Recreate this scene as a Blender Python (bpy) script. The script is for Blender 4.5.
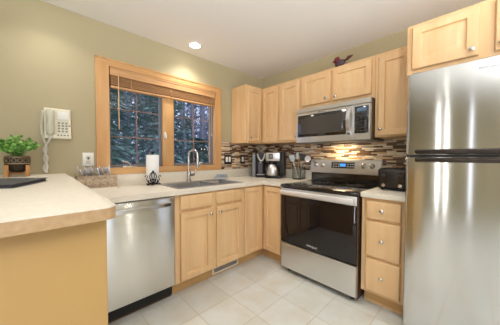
import bpy, bmesh, math, random
from mathutils import Vector, Matrix
R = math.radians
random.seed(7)
scene = bpy.context.scene
for o in list(bpy.data.objects):
    bpy.data.objects.remove(o)
LINK = scene.collection.objects.link

# ------------------------------------------------------------------ camera, sky, added unseen lights, exposure
CAM = Vector((-2.5215, -2.3726, 1.2061))
yaw, pitch, roll = R(46.06), R(1.495), R(0.147)
fw = Vector((math.cos(yaw) * math.cos(pitch), math.sin(yaw) * math.cos(pitch), -math.sin(pitch)))
rt = Vector((math.sin(yaw), -math.cos(yaw), 0))
up = rt.cross(fw)
rt, up = rt * math.cos(roll) + up * math.sin(roll), up * math.cos(roll) - rt * math.sin(roll)
cam = bpy.data.cameras.new('camera')
cam.sensor_width = 36
cam.lens = 36 * 220.33 / 500
cam.clip_start = 0.02
camo = bpy.data.objects.new('camera', cam)
m = Matrix((rt, up, -fw)).transposed().to_4x4()
m.translation = CAM
camo.matrix_world = m
LINK(camo)
scene.camera = camo

scene.view_settings.view_transform = 'Standard'
scene.view_settings.look = 'None'
scene.view_settings.gamma = 1
scene.view_settings.exposure = 0.22
scene.cycles.transparent_max_bounces = 32
scene.cycles.diffuse_bounces = 6
world = bpy.data.worlds.new('World')
scene.world = world
world.use_nodes = True
bg = world.node_tree.nodes['Background']
bg.inputs[0].default_value = (0.33, 0.40, 0.56, 1)
bg.inputs[1].default_value = 2.3


def area(name, loc, target, sx, sy, power, col):
    l = bpy.data.lights.new(name, 'AREA')
    l.shape = 'RECTANGLE'
    l.size, l.size_y = sx, sy
    l.energy = power
    l.color = col
    o = bpy.data.objects.new(name, l)
    o.location = loc
    o.rotation_euler = (Vector(target) - Vector(loc)).to_track_quat('-Z', 'Y').to_euler()
    LINK(o)
    return o


# unseen lights added behind and left of the camera to brighten the room
area('added_back_light', (-2.9, -4.78, 1.15), (-2.9, 0, 1.15), 2.1, 2.1, 8, (1.0, 0.98, 0.97))
area('added_left_light', (-5.15, -3.75, 1.45), (0, -1.6, 1.5), 1.6, 1.7, 18, (1.0, 0.98, 0.97))
# narrow unseen lights added in the far walls to streak the steel fronts
SLOT_L = ((-1.66, 0.028, 2.6), (-1.48, 0.028, 2.6), (-2.16, 0.05, 0.7))
SLOT_B = ((-1.12, 0.035, 5),)
for c, w_, p_ in SLOT_L:
    area('added_streak_light', (-5.2, c, 1.2), (0, c, 1.2), w_, 2.1, p_, (1.0, 0.98, 0.96))
for c, w_, p_ in SLOT_B:
    area('added_streak_light', (c, -4.86, 1.2), (c, 0, 1.2), w_, 2.1, p_, (1.0, 0.98, 0.96))

# ------------------------------------------------------------------ materials
def srgb(r, g, b):
    f = lambda c: (c / 12.92 if c <= 0.04045 else ((c + 0.055) / 1.055) ** 2.4)
    return (f(r / 255), f(g / 255), f(b / 255), 1)


def mat(name, col, rough=0.5, metal=0.0, noise=None, bump=None, emit=None, coat=0, aniso=0, spec=0.5, trans=0, ior=1.45):
    """noise = (colour2, scale xyz, detail) blends a second colour in; bump = (scale xyz, strength, distance)"""
    M = bpy.data.materials.new(name)
    M.use_nodes = True
    nt = M.node_tree
    N, L = nt.nodes, nt.links
    b = N['Principled BSDF']
    b.inputs['Base Color'].default_value = col
    b.inputs['Roughness'].default_value = rough
    b.inputs['Metallic'].default_value = metal
    b.inputs['Specular IOR Level'].default_value = spec
    b.inputs['Coat Weight'].default_value = coat
    b.inputs['Coat Roughness'].default_value = 0.15
    b.inputs['Transmission Weight'].default_value = trans
    b.inputs['IOR'].default_value = ior
    tc = N.new('ShaderNodeTexCoord')

    def noi(sc, det):
        mp = N.new('ShaderNodeMapping')
        mp.inputs['Scale'].default_value = sc
        L.new(tc.outputs['Object'], mp.inputs[0])
        n = N.new('ShaderNodeTexNoise')
        n.inputs['Scale'].default_value = 1
        n.inputs['Detail'].default_value = det
        L.new(mp.outputs[0], n.inputs['Vector'])
        return n
    if noise:
        n = noi(noise[1], noise[2])
        r = N.new('ShaderNodeValToRGB')
        r.color_ramp.elements[0].position = 0.32
        r.color_ramp.elements[1].position = 0.68
        r.color_ramp.elements[0].color = col
        r.color_ramp.elements[1].color = noise[0]
        L.new(n.outputs['Fac'], r.inputs[0])
        L.new(r.outputs[0], b.inputs['Base Color'])
    if bump:
        n = noi(bump[0], 3)
        bp = N.new('ShaderNodeBump')
        bp.inputs['Strength'].default_value = bump[1]
        bp.inputs['Distance'].default_value = bump[2]
        L.new(n.outputs['Fac'], bp.inputs['Height'])
        L.new(bp.outputs[0], b.inputs['Normal'])
    if emit:
        b.inputs['Emission Color'].default_value = emit[0]
        b.inputs['Emission Strength'].default_value = emit[1]
    if aniso:
        b.inputs['Anisotropic'].default_value = aniso
        b.inputs['Anisotropic Rotation'].default_value = 0.25
        t = N.new('ShaderNodeTangent')
        t.direction_type = 'RADIAL'
        t.axis = 'Z'
        L.new(t.outputs[0], b.inputs['Tangent'])
    return M


PAINT = mat('khaki_wall_paint', srgb(180, 168, 134), 0.6, bump=((90, 90, 90), 0.06, 0.002))
PONY = mat('shaded_wall_paint', srgb(186, 150, 92), 0.55, bump=((90, 90, 90), 0.06, 0.002))  # wall paint of the half wall, its shade mixed into the colour
CEIL = mat('ceiling_paint', srgb(238, 236, 232), 0.9, bump=((60, 60, 60), 0.05, 0.002))
MAPLE = mat('maple', srgb(225, 188, 140), 0.38, noise=(srgb(216, 175, 124), (16, 16, 1.6), 4), coat=0.15)
MAPLE_IN = mat('maple_panel', srgb(227, 191, 144), 0.38, noise=(srgb(218, 178, 128), (20, 20, 1.4), 4), coat=0.15)
KICK = mat('toe_kick_wood', srgb(205, 165, 108), 0.5, noise=(srgb(192, 150, 95), (2, 2, 30), 3))
PINE = mat('pine_casing', srgb(217, 170, 114), 0.38, noise=(srgb(203, 152, 96), (14, 14, 2.0), 4), coat=0.15)
PINE_H = mat('pine_casing_across', srgb(219, 173, 118), 0.38, noise=(srgb(205, 154, 98), (2.0, 14, 18), 4), coat=0.15)
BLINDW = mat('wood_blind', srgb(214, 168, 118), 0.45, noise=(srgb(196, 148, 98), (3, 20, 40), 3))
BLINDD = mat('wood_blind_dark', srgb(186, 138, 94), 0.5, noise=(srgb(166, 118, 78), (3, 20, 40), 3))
COUNTER = mat('cream_laminate', srgb(228, 221, 206), 0.35, noise=(srgb(221, 212, 194), (70, 70, 70), 4))
EDGE = mat('shaded_laminate_edge', srgb(196, 164, 122), 0.4, noise=(srgb(182, 148, 106), (60, 60, 60), 4))  # cream laminate turned tan for the shade on the bar edge
STEEL = mat('brushed_stainless', srgb(206, 207, 206), 0.12, 1.0, aniso=0.94)
SINKM = mat('sink_stainless', srgb(150, 151, 152), 0.32, 1.0)
STEELD = mat('dishwasher_stainless', srgb(222, 220, 214), 0.24, 1.0, aniso=0.92)
STEELP = mat('satin_stainless', srgb(220, 219, 217), 0.34, 1.0)
CHROME = mat('brushed_nickel', srgb(205, 200, 192), 0.22, 1.0)
SILVER = mat('polished_silver', srgb(236, 236, 238), 0.3, 0.85)
BLACK = mat('black_plastic', srgb(24, 23, 23), 0.35)
BGLASS = mat('black_glass', srgb(17, 15, 15), 0.06, coat=0.6, spec=0.8)
OVENGL = mat('oven_door_glass', srgb(26, 20, 20), 0.03, spec=0.6)
DKGREY = mat('dark_grey_plastic', srgb(58, 58, 60), 0.4)
CHARC = mat('charcoal_metal', srgb(64, 60, 58), 0.3, 0.8)
HANDLE = mat('dark_bronze_grip', srgb(70, 62, 58), 0.22, 0.7)
RING = mat('burner_ring_print', srgb(92, 92, 94), 0.3)
GREY = mat('grey_plastic', srgb(140, 142, 148), 0.4)
WHITE = mat('white_plastic', srgb(238, 236, 228), 0.4)
IVORY = mat('ivory_phone_plastic', srgb(232, 227, 205), 0.4)
IVORY2 = mat('grey_ivory_plastic', srgb(206, 202, 182), 0.4)
KEYM = mat('phone_key_plastic', srgb(150, 148, 138), 0.5)
PAPER = mat('paper_towel', srgb(246, 245, 242), 0.95, bump=((150, 150, 150), 0.15, 0.002))
IRON = mat('wrought_iron', srgb(38, 34, 32), 0.45, 0.6)
BRONZEP = mat('dark_bronze_plate', srgb(52, 38, 30), 0.4, 0.4)
BLUE = mat('blue_display', srgb(20, 60, 120), 0.3, emit=(srgb(70, 150, 245), 1.2))
LAMPM = mat('lit_lamp_lens', srgb(255, 250, 240), 0.5, emit=((1, 0.95, 0.86, 1), 14))
LEAF = mat('potted_leaf', srgb(128, 182, 84), 0.5, noise=(srgb(176, 216, 122), (40, 40, 40), 2))
LEAF2 = mat('potted_leaf_dark', srgb(76, 132, 56), 0.5, noise=(srgb(112, 168, 78), (40, 40, 40), 2))
POTM = mat('bronze_pot', srgb(72, 62, 52), 0.4, 0.4, noise=(srgb(50, 44, 40), (60, 60, 60), 3))
POTB = mat('pot_relief', srgb(150, 132, 100), 0.4, 0.5)
STANDW = mat('teak_stand', srgb(200, 148, 92), 0.5, noise=(srgb(172, 120, 68), (60, 60, 8), 3))
SOIL = mat('soil', srgb(60, 45, 33), 0.9)
SLATE = mat('slate_cover', srgb(84, 86, 92), 0.45, noise=(srgb(70, 72, 78), (30, 30, 30), 3))
PAGES = mat('folder_pages', srgb(40, 40, 44), 0.6)
BASKW = mat('carved_driftwood', srgb(188, 170, 146), 0.7, noise=(srgb(150, 130, 106), (45, 45, 45), 4), bump=((60, 60, 60), 0.6, 0.01))
BASKT = mat('whitewashed_trim', srgb(226, 218, 202), 0.6)
CLOTHM = mat('blue_grey_cloth', srgb(140, 150, 160), 0.9, noise=(srgb(176, 182, 188), (8, 8, 200), 1))
CLOTHW = mat('pale_cloth', srgb(214, 214, 210), 0.9)
BIRDR = mat('dark_red_glaze', srgb(128, 34, 40), 0.45, noise=(srgb(92, 26, 36), (40, 40, 40), 3))
BIRDB = mat('brown_glaze', srgb(92, 48, 32), 0.5, noise=(srgb(60, 34, 28), (50, 50, 50), 3))
BIRDG = mat('plum_glaze', srgb(78, 56, 66), 0.5)
GREENB = mat('pale_blue_silicone', srgb(186, 198, 206), 0.4)
WOODSP = mat('beech_spoon', srgb(205, 160, 105), 0.6)
BARK = mat('bark', srgb(150, 146, 158), 0.95, noise=(srgb(112, 110, 122), (14, 14, 3), 4), bump=((30, 30, 6), 0.5, 0.02))
NEEDLE = mat('evergreen_needles', srgb(146, 172, 156), 0.8, noise=(srgb(106, 138, 130), (2, 2, 2), 3))
BRUSH = mat('grey_green_brush', srgb(140, 146, 158), 0.9, noise=(srgb(104, 114, 122), (3, 3, 3), 3))
HILL = mat('forest_floor', srgb(78, 78, 76), 1.0, noise=(srgb(58, 62, 58), (1.5, 1.5, 1.5), 4))
LOGO = mat('emblem_chrome', srgb(96, 96, 100), 0.25, 0.9)
LOGOW = mat('emblem_white', srgb(220, 220, 220), 0.5)
MUNT = mat('muntin_bronze', srgb(150, 116, 100), 0.5)
SASHM = mat('sash_grey', srgb(118, 116, 116), 0.5)


def glass_mat(name, tint=(1, 1, 1, 1), refl=1.0):
    M = bpy.data.materials.new(name)
    M.use_nodes = True
    N, L = M.node_tree.nodes, M.node_tree.links
    N.remove(N['Principled BSDF'])
    t = N.new('ShaderNodeBsdfTransparent')
    t.inputs[0].default_value = tint
    g = N.new('ShaderNodeBsdfGlossy')
    g.inputs['Roughness'].default_value = 0.02
    f = N.new('ShaderNodeLayerWeight')
    pw = N.new('ShaderNodeMath')
    pw.operation = 'POWER'
    pw.inputs[1].default_value = 4
    mu = N.new('ShaderNodeMath')
    mu.operation = 'MULTIPLY_ADD'
    mu.inputs[1].default_value = 0.6 * refl
    mu.inputs[2].default_value = 0.035 * refl
    mx = N.new('ShaderNodeMixShader')
    L.new(f.outputs['Facing'], pw.inputs[0])
    L.new(pw.outputs[0], mu.inputs[0])
    L.new(mu.outputs[0], mx.inputs[0])
    L.new(t.outputs[0], mx.inputs[1])
    L.new(g.outputs[0], mx.inputs[2])
    L.new(mx.outputs[0], N['Material Output'].inputs[0])
    return M


PANE = glass_mat('window_glass', refl=0.6)
CLEAR = glass_mat('clear_acrylic', (0.92, 0.94, 0.94, 1))


def tile_floor():
    M = mat('floor_tile', srgb(214, 211, 202), 0.4)
    N, L = M.node_tree.nodes, M.node_tree.links
    b = N['Principled BSDF']
    tc = N['Texture Coordinate']
    mp = N.new('ShaderNodeMapping')
    mp.inputs['Location'].default_value = (0.715, 0.600, 0)
    L.new(tc.outputs['Object'], mp.inputs[0])
    br = N.new('ShaderNodeTexBrick')
    br.offset = 0
    br.inputs['Scale'].default_value = 1
    br.inputs['Brick Width'].default_value = 0.3135
    br.inputs['Row Height'].default_value = 0.3135
    br.inputs['Mortar Size'].default_value = 0.0045
    br.inputs['Mortar Smooth'].default_value = 0.3
    br.inputs['Color1'].default_value = srgb(217, 220, 217)
    br.inputs['Color2'].default_value = srgb(206, 209, 204)
    br.inputs['Mortar'].default_value = srgb(198, 191, 178)
    L.new(mp.outputs[0], br.inputs['Vector'])
    n = N.new('ShaderNodeTexNoise')
    n.inputs['Scale'].default_value = 6
    n.inputs['Detail'].default_value = 6
    L.new(tc.outputs['Object'], n.inputs['Vector'])
    r = N.new('ShaderNodeValToRGB')
    r.color_ramp.elements[0].position = 0.35
    r.color_ramp.elements[1].position = 0.7
    r.color_ramp.elements[0].color = srgb(255, 255, 255)
    r.color_ramp.elements[1].color = srgb(245, 238, 227)
    L.new(n.outputs['Fac'], r.inputs[0])
    mx = N.new('ShaderNodeMix')
    mx.data_type = 'RGBA'
    mx.blend_type = 'MULTIPLY'
    mx.inputs['Factor'].default_value = 1
    L.new(br.outputs['Color'], mx.inputs['A'])
    L.new(r.outputs[0], mx.inputs['B'])
    L.new(mx.outputs['Result'], b.inputs['Base Color'])
    bp = N.new('ShaderNodeBump')
    bp.invert = True
    bp.inputs['Strength'].default_value = 0.4
    bp.inputs['Distance'].default_value = 0.004
    L.new(br.outputs['Fac'], bp.inputs['Height'])
    L.new(bp.outputs[0], b.inputs['Normal'])
    return M


def mosaic(axis):
    M = mat('mosaic_' + axis, srgb(150, 120, 90), 0.22)
    N, L = M.node_tree.nodes, M.node_tree.links
    b = N['Principled BSDF']
    tc = N['Texture Coordinate']
    sp = N.new('ShaderNodeSeparateXYZ')
    cb = N.new('ShaderNodeCombineXYZ')
    L.new(tc.outputs['Object'], sp.inputs[0])
    L.new(sp.outputs['X' if axis == 'x' else 'Y'], cb.inputs[0])
    L.new(sp.outputs['Z'], cb.inputs[1])
    br = N.new('ShaderNodeTexBrick')
    br.offset = 0.37
    br.offset_frequency = 2
    br.squash = 1.7
    br.squash_frequency = 3
    br.inputs['Scale'].default_value = 1
    br.inputs['Brick Width'].default_value = 0.085
    br.inputs['Row Height'].default_value = 0.0165
    br.inputs['Mortar Size'].default_value = 0.0013
    br.inputs['Color1'].default_value = (0, 0, 0, 1)
    br.inputs['Color2'].default_value = (1, 1, 1, 1)
    br.inputs['Mortar'].default_value = (0.5, 0.5, 0.5, 1)
    L.new(cb.outputs[0], br.inputs['Vector'])
    r = N.new('ShaderNodeValToRGB')
    cr = r.color_ramp
    cr.interpolation = 'CONSTANT'
    pal = [srgb(84, 58, 44), srgb(226, 206, 174), srgb(120, 84, 60), srgb(206, 176, 136), srgb(240, 228, 204), srgb(112, 92, 80),
           srgb(184, 144, 104), srgb(222, 202, 172), srgb(80, 58, 46), srgb(176, 164, 150), srgb(236, 216, 184)]
    cr.elements[0].color = pal[0]
    cr.elements[1].position = 1 / len(pal)
    cr.elements[1].color = pal[1]
    for i in range(2, len(pal)):
        e = cr.elements.new(i / len(pal))
        e.color = pal[i]
    L.new(br.outputs['Color'], r.inputs[0])
    mx = N.new('ShaderNodeMix')
    mx.data_type = 'RGBA'
    mx.inputs['B'].default_value = srgb(150, 132, 110)
    L.new(br.outputs['Fac'], mx.inputs['Factor'])
    L.new(r.outputs[0], mx.inputs['A'])
    L.new(mx.outputs['Result'], b.inputs['Base Color'])
    bp = N.new('ShaderNodeBump')
    bp.invert = True
    bp.inputs['Strength'].default_value = 0.5
    bp.inputs['Distance'].default_value = 0.002
    L.new(br.outputs['Fac'], bp.inputs['Height'])
    L.new(bp.outputs[0], b.inputs['Normal'])
    return M


FLOOR = tile_floor()
MOSX, MOSY = mosaic('x'), mosaic('y')

# ------------------------------------------------------------------ mesh builder
class MB:
    def __init__(s):
        s.b = bmesh.new()

    def quadring(s, rings, cap0=True, cap1=True, closed=True):
        vs = [[s.b.verts.new(p) for p in r] for r in rings]
        n = len(rings[0])
        for a, c in zip(vs, vs[1:]):
            for i in range(n if closed else n - 1):
                j = (i + 1) % n
                try:
                    s.b.faces.new((a[i], a[j], c[j], c[i]))
                except ValueError:
                    pass
        if cap0 and closed:
            s.b.faces.new(list(reversed(vs[0])))
        if cap1 and closed:
            s.b.faces.new(vs[-1])
        return s

    def box(s, x0, y0, z0, x1, y1, z1, bev=0, seg=2):
        x0, x1 = min(x0, x1), max(x0, x1)
        y0, y1 = min(y0, y1), max(y0, y1)
        z0, z1 = min(z0, z1), max(z0, z1)
        v = [s.b.verts.new(p) for p in ((x0, y0, z0), (x1, y0, z0), (x1, y1, z0), (x0, y1, z0), (x0, y0, z1), (x1, y0, z1), (x1, y1, z1), (x0, y1, z1))]
        fs = [s.b.faces.new([v[i] for i in q]) for q in ((0, 3, 2, 1), (4, 5, 6, 7), (0, 1, 5, 4), (1, 2, 6, 5), (2, 3, 7, 6), (3, 0, 4, 7))]
        if bev:
            es = {e for f in fs for e in f.edges}
            bmesh.ops.bevel(s.b, geom=list(es), offset=bev, segments=seg, affect='EDGES', profile=0.5)
        return s

    def tube(s, pts, r, seg=8, closed=False):
        pts = [Vector(p) for p in pts]
        rs = r if isinstance(r, (list, tuple)) else [r] * len(pts)
        n = len(pts)
        rings = []
        nrm = None
        for i, p in enumerate(pts):
            if closed:
                t = (pts[(i + 1) % n] - pts[i - 1]).normalized()
            else:
                t = (pts[min(i + 1, n - 1)] - pts[max(i - 1, 0)]).normalized()
            if nrm is None:
                nrm = t.orthogonal().normalized()
            nrm = (nrm - t * nrm.dot(t))
            nrm = nrm.normalized() if nrm.length > 1e-6 else t.orthogonal().normalized()
            bi = t.cross(nrm)
            rings.append([p + (nrm * math.cos(a) + bi * math.sin(a)) * rs[i] for a in [2 * math.pi * k / seg for k in range(seg)]])
        if closed:
            rings.append(rings[0])
            s.quadring(rings, False, False)
            bmesh.ops.remove_doubles(s.b, verts=s.b.verts[:], dist=1e-6)
            return s
        return s.quadring(rings)

    def lathe(s, prof, c=(0, 0, 0), axis=(0, 0, 1), seg=24, cap0=True, cap1=True, sx=1, sy=1):
        ax = Vector(axis).normalized()
        u = ax.orthogonal().normalized() if abs(ax.z) < 0.99 else Vector((1, 0, 0))
        w = ax.cross(u)
        c = Vector(c)
        rings = [[c + ax * h + (u * math.cos(a) * sx + w * math.sin(a) * sy) * max(r, 1e-5) for a in [2 * math.pi * k / seg for k in range(seg)]] for r, h in prof]
        return s.quadring(rings, cap0, cap1)

    def prism(s, poly, lo, hi, axis='z'):
        def P(a, b, c):
            return {'z': (a, b, c), 'y': (a, c, b), 'x': (c, a, b)}[axis]
        return s.quadring([[P(a, b, lo) for a, b in poly], [P(a, b, hi) for a, b in poly]])

    def panel(s, F, u0, u1, z0, z1, rings, w0=0.0):
        """concentric rectangles: rings = [(inset, height)] on the frame F=(origin,U,N)"""
        o, U, N = F
        rr = []
        for i, h in rings:
            rr.append([o + U * a + N * (w0 + h) + Vector((0, 0, b)) for a, b in ((u0 + i, z0 + i), (u1 - i, z0 + i), (u1 - i, z1 - i), (u0 + i, z1 - i))])
        return s.quadring(rr)

    def ball(s, c, rx, ry, rz, seg=14, rng=9):
        c = Vector(c)
        rings = []
        for i in range(rng + 1):
            t = math.pi * i / rng
            q = max(math.sin(t), 1e-4)
            rings.append([c + Vector((rx * q * math.cos(a), ry * q * math.sin(a), -rz * math.cos(t))) for a in [2 * math.pi * k / seg for k in range(seg)]])
        return s.quadring(rings)

    def build(s, name, material, parent=None, M=None, smooth=True):
        bmesh.ops.recalc_face_normals(s.b, faces=s.b.faces[:])
        if M is not None:
            bmesh.ops.transform(s.b, matrix=M, verts=s.b.verts[:])
        off = Vector((0, 0, 0))
        p = parent
        while p is not None:
            off += p.location
            p = p.parent
        bmesh.ops.translate(s.b, vec=-off, verts=s.b.verts[:])
        me = bpy.data.meshes.new(name)
        s.b.to_mesh(me)
        s.b.free()
        if smooth:
            for f in me.polygons:
                f.use_smooth = True
            me.set_sharp_from_angle(angle=R(38))
        me.materials.append(material)
        o = bpy.data.objects.new(name, me)
        LINK(o)
        if parent is not None:
            o.parent = parent
        return o


def thing(name, label, cat, loc, group=None):
    o = bpy.data.objects.new(name, None)
    o.empty_display_size = 0.05
    o.location = loc
    LINK(o)
    return tag(o, label, cat, group)


def tag(o, label, cat, group=None):
    o['label'] = label
    o['category'] = cat
    if group:
        o['group'] = group
    return o


def structure(o):
    o['kind'] = 'structure'
    return o


def text(name, s, size, F, u, z, w, material, parent, depth=0.0006):
    c = bpy.data.curves.new(name, 'FONT')
    c.body = s
    c.size = size
    c.shear = 0.25
    c.align_x = 'CENTER'
    c.align_y = 'CENTER'
    c.extrude = depth
    t = bpy.data.objects.new(name + '_curve', c)
    LINK(t)
    bpy.context.view_layer.update()
    me = bpy.data.meshes.new_from_object(t)
    bpy.data.objects.remove(t)
    o_, U, N = F
    p = o_ + U * u + N * w + Vector((0, 0, z))
    off = Vector((0, 0, 0))
    q = parent
    while q is not None:
        off += q.location
        q = q.parent
    Mx = Matrix((U, Vector((0, 0, 1)), N)).transposed().to_4x4()
    Mx.translation = p - off
    me.transform(Mx)
    me.materials.clear()
    me.materials.append(material)
    o = bpy.data.objects.new(name, me)
    LINK(o)
    o.parent = parent
    return o


X, Y, Z = Vector((1, 0, 0)), Vector((0, 1, 0)), Vector((0, 0, 1))
def FW(y):      # facing the room from the window wall: u = x
    return (Vector((0, y, 0)), X, -Y)
def FR(x):      # facing the room from the range wall: u = -y (grows to the right)
    return (Vector((x, 0, 0)), -Y, -X)


H = 2.41
CT = 0.925      # worktop height
BT = 1.067      # bar top height
# ------------------------------------------------------------------ room shell
def shell():
    b = MB().box(-5.3, -4.95, -0.1, 0.14, 0.14, 0.0)
    structure(b.build('floor', FLOOR, smooth=False))
    structure(MB().box(-5.3, -4.95, H, 0.14, 0.14, H + 0.1).build('ceiling', CEIL, smooth=False))
    # window wall with the opening of the window
    wx0, wx1, wz0, wz1 = -2.055, -0.855, 1.085, 2.045
    b = MB()
    b.box(-5.3, 0, 0, wx0, 0.14, H).box(wx1, 0, 0, 0.14, 0.14, H).box(wx0, 0, 0, wx1, 0.14, wz0).box(wx0, 0, wz1, wx1, 0.14, H)
    structure(b.build('wall_window', PAINT, smooth=False))
    structure(MB().box(0, -4.95, 0, 0.14, 0, H).build('wall_range', PAINT, smooth=False))
    b = MB()
    y0, y1, z0, z1 = -4.6, -2.9, 0.5, 2.3
    b.box(-5.3, -4.95, 0, -5.16, y0, H).box(-5.3, y0, 0, -5.16, y1, z0).box(-5.3, y0, z1, -5.16, y1, H)
    e = [y1]
    for c, w_, p_ in sorted(SLOT_L):
        e += [c - w_ / 2, c + w_ / 2]
    e.append(0)
    for q in range(0, len(e), 2):
        b.box(-5.3, e[q], 0, -5.16, e[q + 1], H)
    for q in range(1, len(e) - 1, 2):
        b.box(-5.3, e[q], 0, -5.16, e[q + 1], 0.12).box(-5.3, e[q], 2.28, -5.16, e[q + 1], H)
    structure(b.build('wall_left', PAINT, smooth=False))
    b = MB()
    x0, x1, z1 = -3.95, -1.85, 2.2
    b.box(-5.16, -4.95, 0, x0, -4.81, H).box(x1, -4.95, 0, -1.1375, -4.81, H).box(-1.1025, -4.95, 0, 0, -4.81, H).box(x0, -4.95, z1, x1, -4.81, H)
    b.box(-1.1375, -4.95, 0, -1.1025, -4.81, 0.12).box(-1.1375, -4.95, 2.28, -1.1025, -4.81, H)
    structure(b.build('wall_back', PAINT, smooth=False))
    d = MB()
    for xx in (x0, (x0 + x1) / 2 - 0.03, x1 - 0.06):
        d.box(xx, -4.9, 0, xx + 0.06, -4.86, z1)
    d.box(x0, -4.9, 0.0, x1, -4.86, 0.08).box(x0, -4.9, z1 - 0.07, x1, -4.86, z1)
    structure(d.build('added_door_1', WHITE, smooth=False))  # unseen door frame added around the back light
    d = MB()
    for yy in (-4.6, -3.78, -2.96):
        d.box(-5.25, yy, 0.5, -5.2, yy + 0.06, 2.3)
    d.box(-5.25, -4.6, 0.5, -5.2, -2.9, 0.56).box(-5.25, -4.6, 2.24, -5.2, -2.9, 2.3)
    structure(d.build('added_window_2', PINE, smooth=False))  # unseen window frame added around the left light
    # the half wall that carries the bar
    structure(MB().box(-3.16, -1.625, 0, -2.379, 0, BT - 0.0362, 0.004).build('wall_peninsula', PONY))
    # mosaic
    structure(MB().box(-0.787, -0.008, 1.036, -0.008, 0, 1.402).build('trim_1', MOSX, smooth=False))
    b = MB().box(-0.008, -0.926, 1.036, 0, 0, 1.402).box(-0.008, -1.706, 0.9, 0, -0.926, 1.402).box(-0.008, -2.02, 1.036, 0, -1.706, 1.402)
    structure(b.build('trim_2', MOSY, smooth=False))


shell()

# ------------------------------------------------------------------ the window over the sink
def window():
    w = bpy.data.objects.new('window_1', None)
    w.location = (-1.46, 0.0, 1.04)
    LINK(w)
    structure(w)
    ox0, ox1, oz0, oz1 = -2.145, -0.787, 1.037, 2.095
    ix0, ix1, iz0, iz1 = -2.042, -0.868, 1.098, 2.03
    t = 0.022

    def mitre(a):
        return [(p[0], -t if k else -0.0005, p[1]) for k in (0,) for p in a]

    def board(poly, mat_, nm):
        b = MB().prism(poly, -t, -0.0005, 'y')
        b.build(nm, mat_, w)
    board([(ox0, oz0), (ix0, iz0), (ix0, iz1), (ox0, oz1)], PINE, 'casing')
    board([(ix1, iz0), (ox1, oz0), (ox1, oz1), (ix1, iz1)], PINE, 'casing')
    board([(ox0, oz1), (ix0, iz1), (ix1, iz1), (ox1, oz1)], PINE_H, 'casing')
    board([(ox0, oz0), (ox1, oz0), (ix1, iz0), (ix0, iz0)], PINE_H, 'casing')
    # back band on the outer edge
    b = MB().box(ox0, -0.028, oz0, ox0 + 0.014, -0.022, oz1).box(ox1 - 0.014, -0.028, oz0, ox1, -0.022, oz1).box(ox0, -0.028, oz1 - 0.014, ox1, -0.022, oz1)
    b.build('back_band', PINE, w)
    # jamb lining
    b = MB()
    b.box(ix0 - 0.012, -0.0, iz0 - 0.012, ix0, 0.139, iz1 + 0.014).box(ix1, -0.0, iz0 - 0.012, ix1 + 0.012, 0.139, iz1 + 0.014)
    b.box(ix0, 0, iz1, ix1, 0.139, iz1 + 0.014).box(ix0, 0, iz0 - 0.012, ix1, 0.139, iz0)
    b.build('jamb', PINE, w)
    # mullion between the two sashes
    MB().box(-1.535, 0.01, iz0, -1.415, 0.12, iz1, 0.004).build('mullion', PINE, w)
    for x0, x1 in ((ix0, -1.535), (-1.415, ix1)):
        y0, y1 = 0.045, 0.085
        s = MB()
        fwd = 0.022
        s.box(x0, y0, iz0, x0 + fwd, y1, iz1).box(x1 - fwd, y0, iz0, x1, y1, iz1)
        s.box(x0 + fwd, y0, iz0, x1 - fwd, y1, iz0 + 0.03).box(x0 + fwd, y0, iz1 - 0.03, x1 - fwd, y1, iz1)
        sash = s.build('sash', SASHM, w)
        gx0, gx1, gz0, gz1 = x0 + fwd, x1 - fwd, iz0 + 0.03, iz1 - 0.03
        MB().box(gx0, 0.062, gz0, gx1, 0.066, gz1).build('pane', PANE, sash)
        k = MB()
        xm = (gx0 + gx1) / 2
        k.box(xm - 0.004, 0.054, gz0, xm + 0.004, 0.0615, gz1)
        for zz in (1.395, 1.664):
            k.box(gx0, 0.0545, zz - 0.004, gx1, 0.0612, zz + 0.004)
        k.build('muntin', MUNT, sash)
    # crank and lock
    c = MB().box(-1.93, 0.012, iz0, -1.80, 0.043, iz0 + 0.014, 0.004)
    c.tube([(-1.86, 0.025, iz0 + 0.012), (-1.865, 0.02, iz0 + 0.03), (-1.89, 0.01, iz0 + 0.05), (-1.93, 0.0, iz0 + 0.06)], 0.009, 8)
    c.ball((-1.93, 0.0, iz0 + 0.062), 0.011, 0.011, 0.011, 10, 6)
    c.build('crank_handle', CHROME, w)
    for xx in (-1.10,):
        c = MB().box(xx - 0.05, 0.012, iz0, xx + 0.05, 0.043, iz0 + 0.014, 0.004)
        c.tube([(xx, 0.025, iz0 + 0.012), (xx + 0.02, 0.015, iz0 + 0.03), (xx + 0.06, 0.01, iz0 + 0.035)], 0.007, 8)
        c.build('crank_handle', CHROME, w)
    c = MB().box(-1.527, -0.002, 1.41, -1.508, 0.012, 1.47, 0.004).tube([(-1.517, -0.004, 1.45), (-1.517, -0.02, 1.44), (-1.517, -0.03, 1.40)], 0.006, 8)
    c.build('sash_lock', WHITE, w)


window()


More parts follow.
